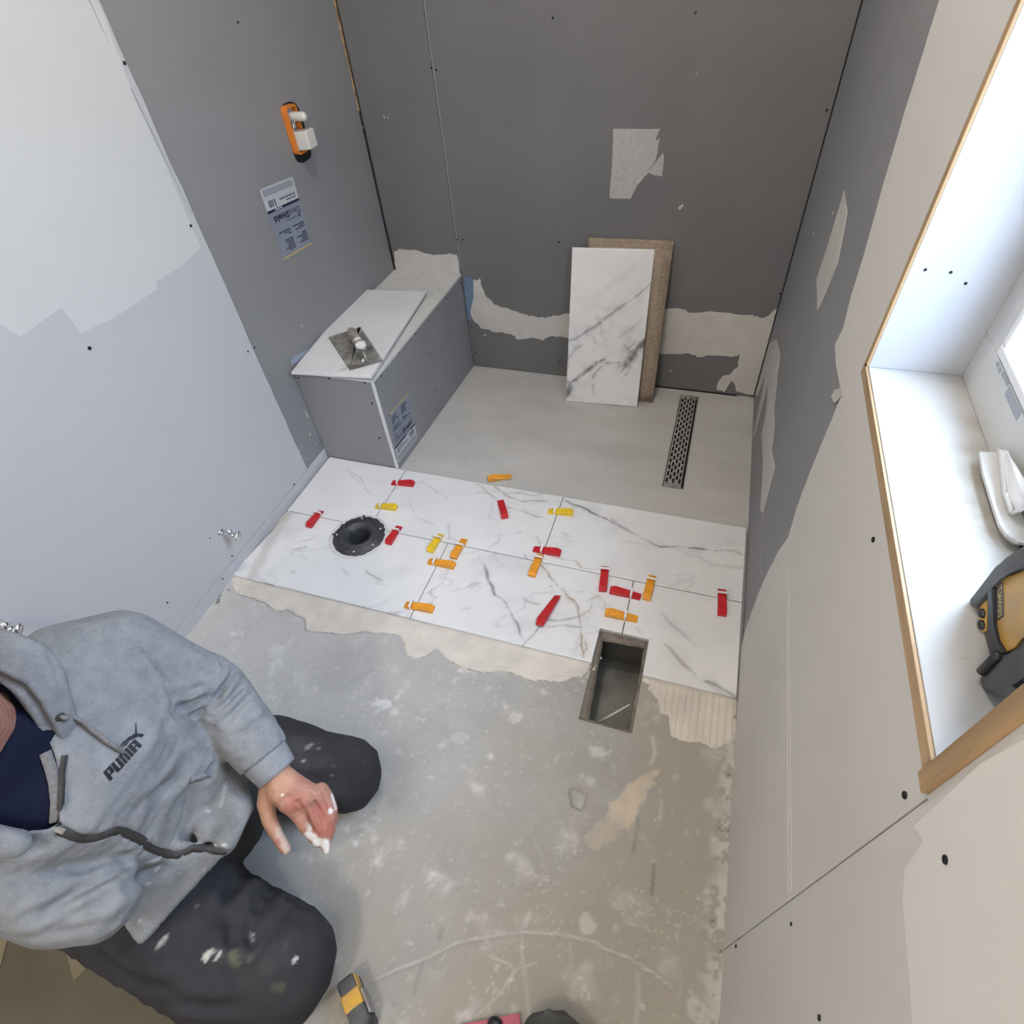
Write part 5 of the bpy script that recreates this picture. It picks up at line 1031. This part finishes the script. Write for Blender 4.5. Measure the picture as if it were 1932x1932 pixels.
chain(bm, [(NB+Vector((0, 0, -.05)), (.06, .11, .04)), (Vector((.45, -2.12, .50)), (.09, .13, .08)), (Vector((.40, -2.12, .32)), (.09, .13, .08))], step=.5)
chain(bm, [(NB+Vector((0, 0, -.085)), .045), (SL+Vector((0, 0, -.035)), .038), (EL, .034), (WL, (.027, .025, .023))], step=.4)
chain(bm, [(NB+Vector((0, 0, -.085)), .045), (SR+Vector((0, 0, -.03)), .038), (Vector((.565, -2.24, .49)), .030), (Vector((.60, -2.19, .46)), .024)], step=.4)
def fing(l, r=None): chain(bm, [(Pz(x, y, z), rr) for x, y, z, rr in l], step=.3)
fing([(518, 1452, .405, .025), (530, 1485, .388, .027), (548, 1510, .372, .023)]); fing([(525, 1462, .400, .023), (560, 1490, .380, .024), (590, 1500, .366, .018)]); fing([(530, 1480, .385, .022), (575, 1505, .370, .020)])
fing([(548, 1518, .368, .0165), (560, 1534, .352, .0135), (577, 1560, .333, .0118), (590, 1578, .316, .0102), (599, 1590, .304, .0088)])
fing([(576, 1508, .368, .0155), (590, 1525, .352, .0130), (605, 1553, .333, .0115), (613, 1580, .311, .0097), (616, 1603, .295, .0083)])
fing([(598, 1500, .363, .0145), (610, 1515, .350, .0122), (622, 1540, .333, .0108), (624, 1565, .313, .0092), (620, 1582, .300, .008)])
fing([(606, 1490, .360, .0135), (617, 1502, .348, .0115), (628, 1525, .331, .0095), (630, 1546, .315, .0083), (626, 1560, .304, .0075)])
fing([(512, 1480, .385, .021), (502, 1515, .366, .0165), (508, 1548, .345, .0135), (524, 1578, .325, .0115), (539, 1602, .310, .0098)])
bme = vox(bm, .0030, 5, 'person')
sculpt(bme, [([(553, 1540), (560, 1548)], .0, .003), ([(563, 1512), (570, 1523), (583, 1545), (598, 1572)], .0045, .0028), ([(586, 1498), (603, 1530), (612, 1560)], .004, .0028), ([(608, 1497), (620, 1520), (627, 1545)], .003, .0025), ([(528, 1535), (520, 1520)], .003, .005)], .0008, 60)
setattr_(bme, 'mort', pmask(bme, [(582, 1576, .010, .9, 600, 1588), (599, 1590, .013, 1, 612, 1592), (614, 1592, .011, .95, 617, 1608), (585, 1562, .008, .75), (627, 1500, .005, .9, 633, 1525), (624, 1530, .006, 1), (532, 1500, .002, 1), (528, 1532, .003, .8)], 150))
setattr_(bme, 'dust', pmask(bme, [(526, 1565, .010, .8, 545, 1608), (560, 1560, .006, .4), (585, 1560, .010, .4)], 90)); setattr_(bme, 'red', pmask(bme, [(560, 1520, .03, .6), (600, 1530, .03, .75), (610, 1560, .03, .7), (520, 1560, .006, .6, 530, 1590)], 20)); setattr_(bme, 'tan', pmask(bme, [(515, 1475, .04, .7, 505, 1530)], 20))
person = link('person', bme, [M['skin']], None, True); props(person, 'kneeling person in gray zip hoodie and dark dusty trousers, hand white with mortar', 'person')
# eyes, hair
for s in (-1, 1):
    bm = bmesh.new(); bmesh.ops.create_uvsphere(bm, u_segments=16, v_segments=10, radius=.0105, matrix=Matrix.Translation(HC+Vector((.0585, s*.029, .012)))); ey_ = bobj('eye', bm, M['white'], person, True)
    bm = bmesh.new(); bmesh.ops.create_uvsphere(bm, u_segments=12, v_segments=8, radius=.0045, matrix=Matrix.Translation(HC+Vector((.0658, s*.029, .010)))); bobj('iris', bm, M['hair'], ey_, True)
bm = bmesh.new(); chain(bm, [(HC+Vector((-.022, 0, .050)), (.086, .080, .078)), (HC+Vector((-.045, 0, -.01)), (.068, .076, .07))]); me_ = vox(bm, .005, 4, 'hair'); V_, N_ = vn(me_); V_ = V_+N_*(0.004*fbm(V_[:, 0]*120, V_[:, 1]*120, V_[:, 2]*120, 2))[:, None]; me_.vertices.foreach_set('co', V_.ravel()); link('hair', me_, [M['hair']], person, True)
# navy shirt
bm = bmesh.new(); chain(bm, [((.45, -2.10, .36), (.135, .155, .06)), ((.475, -2.10, .48), (.135, .155, .08)), ((.505, -2.10, .62), (.122, .155, .08)), ((.505, -2.11, .69), (.085, .12, .06)), ((.515, -2.13, .735), (.068, .080, .035))], step=.3)
sh = vox(bm, .006, 8, 'shirt'); link('shirt', sh, [M['shirt']], person, True)
# trousers
bm = bmesh.new()
HL = Vector((.40, -2.02, .22)); HR = Vector((.42, -2.20, .22))
KL = Vector((.716, -1.882, .098)); KR = Vector((.788, -2.225, .115))
chain(bm, [(HL+Vector((-.06, 0, .02)), (.11, .11, .12)), (HL, (.12, .115, .12)), (KL+Vector((-.10, -.03, .035)), (.10, .092, .100)), (KL, (.083, .085, .085))], step=.3)
chain(bm, [(KL+Vector((.0, .005, -.03)), (.075, .075, .062)), (Vector((.50, -1.855, .075)), (.07, .062, .068)), (Vector((.20, -1.90, .06)), (.06, .055, .058))], step=.3)
chain(bm, [(HR+Vector((-.06, 0, .02)), (.11, .12, .12)), (HR, (.13, .13, .13)), (KR+Vector((-.12, -.01, .05)), (.12, .115, .125)), (KR, (.090, .098, .105))], step=.3)
chain(bm, [(KR+Vector((-.01, -.02, -.05)), (.082, .085, .065)), (Vector((.64, -2.29, .075)), (.08, .078, .07)), (Vector((.50, -2.262, .08)), (.075, .068, .075)), (Vector((.36, -2.215, .07)), (.065, .06, .065)), (Vector((.18, -2.18, .055)), (.055, .05, .05))], step=.3)
chain(bm, [(Vector((.36, -2.12, .28)), (.12, .15, .12)), (Vector((.44, -2.10, .27)), (.13, .12, .10)), (Vector((.55, -2.06, .2)), (.10, .10, .09))], step=.3)
tr = vox(bm, .0055, 8, 'trousers')
sculpt(tr, [([(540, 1560), (520, 1640), (500, 1700)], .012, .014), ([(560, 1640), (548, 1700)], .012, .008), ([(590, 1690), (560, 1720), (530, 1760)], .006, .008), ([(225, 1830), (260, 1850), (330, 1862)], .010, .010), ([(175, 1790), (220, 1815)], .006, .007), ([(480, 1620), (440, 1680), (400, 1720)], .007, .012), ([(640, 1370), (600, 1375), (570, 1370)], .005, .008), ([(702, 1400), (690, 1440), (688, 1465)], .0025, .0035), ([(520, 1660), (470, 1760)], .005, .012), ([(300, 1880), (400, 1900), (470, 1895)], .006, .012), ([(430, 1600), (520, 1610)], .008, .012)], .006, 11)
V_, N_ = vn(tr); V_[:, 2] = np.maximum(V_[:, 2], 0.0025); tr.vertices.foreach_set('co', V_.ravel()); tr.update()
setattr_(tr, 'splat', pmask(tr, [(388, 1806, .007, .95, 396, 1797), (408, 1808, .005, .95, 414, 1798), (553, 1815, .004, .95, 560, 1806), (303, 1778, .005, .7, 312, 1768), (580, 1410, .008, .35), (587, 1405, .004, .6), (600, 1412, .004, .5), (291, 1795, .002, .5, 300, 1785), (478, 1770, .004, .5, 476, 1762), (365, 1715, .002, .4, 372, 1705), (290, 1915, .005, .5), (620, 1367, .003, .6), (626, 1465, .003, .4)], 120))
setattr_(tr, 'green', pmask(tr, [(440, 1800, .010, .7, 446, 1818), (472, 1812, .008, .4), (530, 1865, .009, .4, 518, 1862)], 90))
V_, N_ = vn(tr); gq = sstep(.1, .8, fbm(V_[:, 0]*9, V_[:, 1]*9, V_[:, 2]*9, 4))*.7; setattr_(tr, 'grime', np.maximum(gq, pmask(tr, [(690, 1402, .003, .6, 686, 1440), (575, 1362, .025, .3), (600, 1440, .02, .3), (705, 1405, .006, .5), (540, 1785, .012, .4), (500, 1830, .02, .3)], 60)))
trou = link('trousers', tr, [M['trou']], person, True)
# hoodie
bm = bmesh.new()
chain(bm, [((.46, -2.10, .355), (.185, .19, .055)), ((.475, -2.10, .46), (.170, .185, .09)), ((.495, -2.10, .60), (.150, .19, .09)), ((.49, -2.10, .685), (.105, .18, .055)), ((.49, -2.11, .725), (.080, .12, .045))], step=.25)
chain(bm, [((.585, -2.045, .350), (.085, .085, .045)), ((.565, -2.035, .45), (.085, .085, .06)), ((.55, -2.03, .56), (.08, .08, .06))], step=.3)
chain(bm, [(SL+Vector((0, -.05, .005)), (.080, .07, .065)), (SL+Vector((.03, .012, -.03)), (.075, .062, .065)), (SL.lerp(EL, .6), .062), (EL, .058)], step=.25)
chain(bm, [(EL, .058), (EL.lerp(WL, .35), .055), (EL.lerp(WL, .72), .050), (WL+(EL-WL)*.12, (.043, .042, .040)), (WL+(EL-WL)*.02, (.036, .035, .033))], step=.25)
chain(bm, [(SR+Vector((0, .05, .005)), (.085, .07, .065)), (SR, .062), (Vector((.585, -2.255, .50)), .056), (Vector((.62, -2.235, .475)), .055), (Pz(185, 1640, .47), .043)], step=.25)
prism(bm, [Pz(425, 1606, .355), Pz(263, 1783, .335), Pz(188, 1690, .39), Pz(240, 1620, .43), Pz(340, 1585, .42)], (-.004, 0, -.016))
prism(bm, [Pz(468, 1480, .36), Pz(478, 1520, .36), Pz(440, 1600, .355), Pz(425, 1610, .355), Pz(380, 1560, .40), Pz(400, 1480, .42)], (-.004, 0, -.016))
chain(bm, [(Pz(395, 1555, .385), .026), (Pz(438, 1535, .36), .022), (Pz(427, 1590, .36), .016)], step=.3)
hd = vox(bm, .0048, 7, 'hoodie')
zipl = [(112, 1565), (129, 1571), (145, 1578), (160, 1580), (176, 1579), (197, 1573), (215, 1566), (233, 1568), (259, 1581), (285, 1599), (305, 1608), (336, 1612), (362, 1600), (388, 1600), (427, 1607)]
folds = [(zipl, .0035, .006), ([(103, 1241), (150, 1205), (207, 1185)], .0022, .003), ([(207, 1178), (256, 1216), (285, 1255), (310, 1286), (322, 1320), (321, 1341)], .003, .004),
 ([(322, 1342), (350, 1332), (385, 1318), (410, 1300)], .010, .007), ([(330, 1352), (360, 1350), (395, 1330), (425, 1295)], .007, .006), ([(345, 1305), (370, 1300), (400, 1290)], .004, .006), ([(412, 1238), (418, 1262)], .006, .004), ([(422, 1246), (424, 1268)], .006, .004), ([(434, 1256), (430, 1280)], .005, .004), ([(443, 1265), (425, 1290), (405, 1330)], .008, .005), ([(460, 1290), (430, 1320), (400, 1350)], .008, .005), ([(474, 1310), (450, 1335), (425, 1362)], .006, .005), ([(340, 1240), (338, 1290)], .002, .006), ([(362, 1245), (355, 1300)], .002, .006), ([(510, 1345), (470, 1375), (430, 1400)], .004, .006), ([(495, 1400), (470, 1420)], .004, .006), ([(470, 1430), (450, 1440)], .004, .005),
 ([(280, 1560), (300, 1500), (335, 1470), (350, 1440)], .007, .012), ([(240, 1530), (290, 1500), (330, 1460)], .004, .010), ([(358, 1470), (352, 1510), (340, 1555), (322, 1600)], .0020, .003), ([(360, 1475), (395, 1470)], .002, .003), ([(390, 1460), (400, 1445), (398, 1462)], .006, .005), ([(355, 1480), (395, 1478)], .0015, .0025),
 ([(120, 1450), (140, 1500), (115, 1555)], .004, .010), ([(0, 1610), (60, 1590), (100, 1578)], .006, .010), ([(232, 1615), (236, 1632), (215, 1648), (180, 1665), (120, 1700), (60, 1730)], .010, .008), ([(190, 1690), (240, 1665), (290, 1640), (330, 1625)], .006, .010), ([(215, 1700), (262, 1765)], .0025, .004), ([(90, 1735), (150, 1720), (200, 1700)], .006, .008), ([(60, 1760), (130, 1755), (205, 1738)], .005, .008), ([(60, 1650), (140, 1630), (190, 1625)], .003, .012), ([(430, 1480), (410, 1520), (400, 1560)], .004, .012), ([(130, 1230), (180, 1290), (200, 1360)], .002, .02), ([(260, 1300), (230, 1400), (210, 1500)], .002, .02)]
sculpt(hd, folds, .0035, 16)
# neck opening and the cuff/hem ends
V_, N_ = vn(hd); px_, zc_ = proj(V_); opn = [(-200, 1250), (0, 1300), (35, 1322), (62, 1352), (82, 1388), (98, 1425), (108, 1470), (111, 1520), (108, 1562), (60, 1566), (0, 1575), (-200, 1590)]
ins = inside(px_[:, 0], px_[:, 1], opn) & (V_[:, 2] > .50) & (((CAM-V_)*N_).sum(1) > 0)
hole_top = (np.hypot(V_[:, 0]-.50, V_[:, 1]+2.13) < .075) & (V_[:, 2] > .70)
kill = ins | hole_top
bm = bmesh.new(); bm.from_mesh(hd); bm.verts.ensure_lookup_table(); bmesh.ops.delete(bm, geom=[bm.verts[i] for i in np.nonzero(kill)[0]], context='VERTS')
cufc = WL-(WL-EL).normalized()*0.026; axn = (WL-EL).normalized()
bmesh.ops.delete(bm, geom=[v for v in bm.verts if (v.co-cufc).dot(axn) > 0 and (v.co-cufc).length < .058], context='VERTS')
for _ in range(14):
    nb_ = {}
    for v in bm.verts:
        if v.is_boundary:
            q = [e.other_vert(v).co for e in v.link_edges if e.is_boundary]
            if len(q) == 2: nb_[v] = v.co*.4+(q[0]+q[1])*.3
    for v, c_ in nb_.items(): v.co = c_
    if _ == 0:
        loose = [v for v in bm.verts if not v.link_faces]; bmesh.ops.delete(bm, geom=loose, context='VERTS')
bm.to_mesh(hd); bm.free(); hd.update()
setattr_(hd, 'splat', pmask(hd, [(293, 1640, .003, .9, 300, 1636), (280, 1667, .003, .7), (340, 1648, .003, .8), (342, 1645, .002, .8), (264, 1738, .004, .7), (386, 1640, .003, .8), (300, 1620, .004, .7, 280, 1626), (404, 1595, .003, .8, 425, 1594), (394, 1535, .003, .7, 392, 1530), (370, 1575, .003, .6), (211, 1571, .003, .8), (282, 1319, .002, .7), (177, 1623, .002, .6), (425, 1480, .004, .4, 418, 1520)], 150))
setattr_(hd, 'grime', pmask(hd, [(315, 1551, .006, .7), (258, 1525, .003, .7), (420, 1460, .03, .45, 425, 1560), (400, 1620, .03, .35, 290, 1720), (347, 1398, .003, .6), (432, 1400, .003, .6), (250, 1272, .002, .6), (180, 1278, .002, .6)], 60))
hoodie = link('hoodie', hd, [M['hood'], M['hoodin']], person, True); sm = hoodie.modifiers.new('solid', 'SOLIDIFY'); sm.thickness = .003; sm.offset = -1
HB = bvh_of(hd)
# rib cuff
bm = bmesh.new(); n_ = 72; rings = []
u_ = axn.orthogonal().normalized(); v_ = axn.cross(u_)
for i, (h, r) in enumerate(((-.040, .0385), (-.036, .0405), (-.020, .0385), (-.004, .0360), (.002, .0350), (.003, .0325), (-.004, .031))):
    rings.append([bm.verts.new(WL+axn*(h+.006)+(u_*math.cos(2*math.pi*k/n_)+v_*math.sin(2*math.pi*k/n_))*(r+(.0008 if k % 2 else -.0004)*(i < 5))) for k in range(n_)])
for a, b in zip(rings, rings[1:]):
    for k in range(n_): bm.faces.new((a[k], a[(k+1) % n_], b[(k+1) % n_], b[k]))
bobj('ribbed_cuff', bm, M['rib'], hoodie, True)
# hood draped around the neck
def ribbon(name, px, w, m, par, bv, off=.001, th=.0012, wf=None):
    c = [hitp(bv, *q, off) for q in dens(px, 6)]; bm = bmesh.new(); L1 = []; 
    for i, (p, n) in enumerate(c):
        t = (c[min(i+1, len(c)-1)][0]-c[max(i-1, 0)][0]).normalized(); s = n.cross(t).normalized(); ww = w*(wf(i/len(c)) if wf else 1); L1.append([bm.verts.new(p+s*ww/2*a+n*h) for a, h in ((-1, -.001), (-1, th), (0, th*1.25), (1, th), (1, -.001))])
    for a, b in zip(L1, L1[1:]):
        for k in range(4): bm.faces.new((a[k], a[k+1], b[k+1], b[k]))
    return bobj(name, bm, m, par, True)
bm = bmesh.new()
hood_o = [(-150, 1215, .83), (-60, 1222, .82), (0, 1232, .805), (45, 1250, .79), (78, 1290, .765), (98, 1335, .735), (112, 1375, .70), (118, 1412, .665)]
chain(bm, [(Pz(x, y, z), (.030, .032, .030) if i < 5 else ((.024, .026, .024) if i < 7 else (.013, .014, .016))) for i, (x, y, z) in enumerate(hood_o)], step=.3)
chain(bm, [(Pz(-150, 1215, .83), (.030, .032, .030)), (Vector((.40, -2.16, .80)), (.05, .07, .045)), (Vector((.44, -2.25, .78)), (.045, .05, .04)), (Vector((.53, -2.24, .74)), (.03, .03, .03)), (Vector((.60, -2.21, .66)), (.018, .018, .02))], step=.3)
hm = vox(bm, .0048, 7, 'hood'); sculpt(hm, [([(-40, 1262), (0, 1276), (39, 1297), (65, 1328), (85, 1364), (104, 1398), (117, 1420)], .006, .0045), ([(75, 1196), (100, 1245), (115, 1294), (124, 1333)], .002, .004)], .003, 18)
setattr_(hm, 'splat', np.zeros(len(hm.vertices))); setattr_(hm, 'grime', np.zeros(len(hm.vertices)))
link('hood', hm, [M['hood']], hoodie, True)
ribbon('zipper', zipl, .0125, M['zip'], hoodie, HB, .0012, .0016)
ribbon('placket', [(84, 1418), (94, 1445), (102, 1475), (106, 1510), (104, 1548)], .013, M['cord'], hoodie, bvh_of(sh), .002, .0015)
ribbon('zipper', [(122, 1424), (117, 1455), (115, 1490), (114, 1525), (111, 1556)], .007, M['zip'], hoodie, HB, .001, .0016)
bmz = bmesh.new(); p, n = hitp(HB, 112, 1563, .004); bmesh.ops.create_cube(bmz, size=1, matrix=Matrix.Translation(p)@Matrix.Diagonal((.012, .007, .004, 1))); bobj('zip_pull', bmz, M['steel'], hoodie)
# drawstring
HMB = bvh_of(hm); bm = bmesh.new()
ds = [hitp(HMB, 113, 1351, -.004)[0], hitp(HMB, 115, 1351, .005)[0], hitp(HMB, 121, 1353, .006)[0], hitp(HB, 128, 1352, .008)[0], hitp(HB, 150, 1362, .009)[0], hitp(HB, 172, 1380, .008)[0], hitp(HB, 200, 1402, .006)[0], hitp(HB, 232, 1421, .004)[0]]
tube(bm, ds, [.0025, .0030, .0032, .0034, .0036, .0036, .0034, .003], 10); bobj('drawstring', bm, M['cord'], hoodie, True)
bm = bmesh.new(); p, n = hitp(HMB, 113, 1352, .001); lathe(bm, [(.003, 0), (.0035, .0015), (.0055, .0012), (.006, 0)], p, n, 20); bobj('eyelet', bm, M['zip'], hoodie, True)
# pocket edge
ribbon('pocket_edge', [(358, 1472), (378, 1466), (396, 1460)], .010, M['hoodin'], hoodie, HB, .0006, .0018)
# chest print: lettering and leaping cat
def onto(bm, quads, off=.0010):
    for q in quads:
        n = 4; G = [[None]*(n+1) for _ in range(n+1)]
        for i in range(n+1):
            for j in range(n+1):
                u, v = i/n, j/n; x = (q[0][0]*(1-u)+q[1][0]*u)*(1-v)+(q[3][0]*(1-u)+q[2][0]*u)*v; y = (q[0][1]*(1-u)+q[1][1]*u)*(1-v)+(q[3][1]*(1-u)+q[2][1]*u)*v
                p, nn = hitp(HB, x, y, off); G[i][j] = bm.verts.new(p)
        for i in range(n):
            for j in range(n): bm.faces.new((G[i][j], G[i+1][j], G[i+1][j+1], G[i][j+1]))
TLq, TRq, BRq, BLq = (194, 1457), (255, 1393), (269, 1405), (207, 1474)
LET = {'P': [(0, 0, .40, 1), (.40, .82, 1, 1), (.62, .34, 1, .82), (.40, .34, .62, .48)], 'U': [(0, 0, .38, 1), (.62, 0, 1, 1), (.38, 0, .62, .16)], 'M': [(0, 0, .27, 1), (.37, 0, .63, 1), (.73, 0, 1, 1), (.27, .84, .37, 1), (.63, .84, .73, 1)], 'A': [(0, 0, .38, 1), (.62, 0, 1, 1), (.38, .84, .62, 1), (.38, .36, .62, .50)]}
bm = bmesh.new()
def lq(u, v): return ((TLq[0]*(1-u)+TRq[0]*u)*v+(BLq[0]*(1-u)+BRq[0]*u)*(1-v), (TLq[1]*(1-u)+TRq[1]*u)*v+(BLq[1]*(1-u)+BRq[1]*u)*(1-v))
cur = 0
for ch, wd_ in (('P', .225), ('U', .235), ('M', .28), ('A', .235)):
    for (a, b, c, d) in LET[ch]:
        U0, U1 = cur+a*wd_*.93, cur+c*wd_*.93; onto(bm, [[lq(U0, b), lq(U1, b), lq(U1, d), lq(U0, d)]])
    cur += wd_+.006
cat = [[(224, 1411), (231, 1400), (241, 1394), (238, 1400)], [(228, 1412), (234, 1404), (243, 1398), (240, 1404)], [(238, 1400), (240, 1392), (252, 1386), (252, 1394)], [(252, 1394), (250, 1386), (257, 1382), (263, 1388)], [(257, 1388), (263, 1384), (272, 1386), (270, 1389)], [(262, 1390), (260, 1386), (268, 1389), (267, 1392)], [(254, 1386), (258, 1386), (257, 1374), (255, 1374)], [(255, 1374), (257, 1374), (256.5, 1364), (255, 1363)]]
onto(bm, cat); lg = bobj('chest_logo', bm, M['logo'], hoodie); lg['label'] = 'black leaping cat and wordmark print'
# ================================================================ small things on the floor at the bottom edge
tm = empty('tape_measure', FZ(668, 1885, 0)); props(tm, 'scuffed yellow and black tape measure standing on the floor by the knee', 'tape measure')
def tp(n, bm, m, s=False): o = bobj(n, bm, m, None, s); keep(o, tm); return o
za = .060
tc = [Vector(FZ(x, y, za)) for x, y in ((631, 1858), (664, 1829), (690, 1910), (655, 1945))]
ctr_ = Vector(FZ(664, 1888, .03)); e1 = (Vector(FZ(664, 1832, .06))-Vector(FZ(632, 1857, .06))).normalized(); e2 = Vector((-e1.y, e1.x, 0)); 
if e2.y > 0: e2 = -e2
tp0 = Vector(FZ(632, 1857, .064)); tp0.z = 0
def tbox(a0, a1, b0, b1, z0, z1, bev): 
    bm = bmesh.new(); c = tp0+e1*(a0+a1)/2+e2*(b0+b1)/2+Vector((0, 0, (z0+z1)/2)); obox(bm, c, e1, e2, (0, 0, 1), (a1-a0)/2, (b1-b0)/2, (z1-z0)/2, 0, bev); return bm
tp('case', tbox(.0, .034, .0, .085, .0005, .064, .006), M['rubber']); tp('yellow_band', tbox(-.0008, .0348, .024, .054, .004, .0650, .004), M['yel'])
tp('yellow_side', tbox(.033, .0362, .004, .030, .030, .060, .002), M['yel']); tp('belt_clip', tbox(.0345, .0385, .030, .072, .012, .052, .001), M['steel']); tp('grip_bumper', tbox(-.001, .0355, .070, .088, .0005, .040, .005), M['black'])
# bag toe and pink edge at the very bottom
bm = bmesh.new(); chain(bm, [(Pz(1010, 1975, .045), (.035, .05, .045)), (Pz(1050, 1972, .045), (.05, .05, .045)), (Pz(1070, 1990, .04), (.05, .05, .04)), (Vector((1.24, -2.42, .05)), (.09, .10, .05)), (Vector((1.22, -2.60, .05)), (.10, .08, .05))], step=.3)
prism(bm, [Pz(1028, 1902, .075), Pz(1034, 1899, .072), Pz(1100, 1940, .055), Pz(1060, 1985, .05), Pz(1010, 1960, .06)], (0, 0, -.012))
bg_ = vox(bm, .004, 4, 'tool_bag'); V_, N_ = vn(bg_); V_ = V_+N_*(.003*fbm(V_[:, 0]*30, V_[:, 1]*60, V_[:, 2]*30, 3))[:, None]; V_[:, 2] = np.maximum(V_[:, 2], .002); bg_.vertices.foreach_set('co', V_.ravel()); o = link('tool_bag', bg_, [M['bag']], None, True); props(o, 'dark gray fabric bag corner at the bottom edge of the view', 'bag')
bm = bmesh.new(); a, b = Pz(868, 1934, .012), Pz(985, 1912, .012); d = (b-a).normalized(); obox(bm, (a+b)/2-Vector((0, .012, .0055)), d, Vector((-d.y, d.x, 0)), (0, 0, 1), (b-a).length/2, .012, .006, bev=.001); pk_ = empty('pink_tool', (a+b)/2); props(pk_, 'pink plastic edge with a black end piece beside the gray bag', 'tool'); o = bobj('pink_bar', bm, M['pink']); keep(o, pk_)
bm = bmesh.new(); c = Pz(934, 1934, .014); bmesh.ops.create_icosphere(bm, subdivisions=3, radius=1, matrix=Matrix.Translation(c)@Matrix.Diagonal((.015, .013, .012, 1))); o = bobj('black_end', bm, M['black'], None, True); keep(o, pk_)
# floor sheet and cardboard scrap lower left
bm = bmesh.new(); pl_ = [FZ(x, y, .001) for x, y in ((-160, 1700), (60, 1752), (200, 1780), (290, 1830), (360, 1880), (450, 1960), (200, 2100), (-200, 2050))]; prism(bm, [(max(p[0], .006), p[1], .0012) for p in pl_], (0, 0, .0015)); o = bobj('floor_sheet', bm, M['subfl']); props(o, 'olive brown dusty protective sheet on the floor behind the trousers', 'sheet')
bm = bmesh.new(); prism(bm, [Vector((p[0], p[1], .003)) for p in (FZ(x, y, .003) for x, y in ((118, 1765), (170, 1762), (166, 1790), (180, 1808), (165, 1825), (140, 1852)))], (0, 0, .002)); o = bobj('cardboard_scrap', bm, M['cardb']); props(o, 'small triangular tan cardboard scrap on the olive floor sheet', 'cardboard')
bm = bmesh.new(); prism(bm, [Vector((max(p[0], .006), p[1], .003)) for p in (FZ(x, y, .003) for x, y in ((-60, 1760), (18, 1762), (0, 1830), (-60, 1850)))], (0, 0, .002)); o = bobj('cardboard_scrap', bm, M['cardb']); props(o, 'tan cardboard corner at the left edge below the hoodie', 'cardboard')
# ceiling fixtures that carry the bulbs; the one behind the camera is added
for i, (lx, ly) in enumerate(((.95, -1.15), (.9, -3.2))):
    r = empty('ceiling_light', (lx, ly, 2.45)); props(r, ['round white ceiling lamp base with a bulb, above the shower end', 'round white ceiling lamp base with a bulb, at the door end behind the camera'][i], 'lamp')
    bm = bmesh.new(); lathe(bm, [(0, -.02), (.04, -.02), (.06, -.008), (.062, 0)], (lx, ly, 2.449), (0, 0, 1), 32); o = bobj('lamp_base', bm, M['white'], None, True); keep(o, r)
    bm = bmesh.new(); lathe(bm, [(0.0135, -.022), (.0135, -.050), (.011, -.055), (0, -.056)], (lx, ly, 2.449), (0, 0, 1), 20); o = bobj('bulb_socket', bm, M['steel'], None, True); keep(o, r)
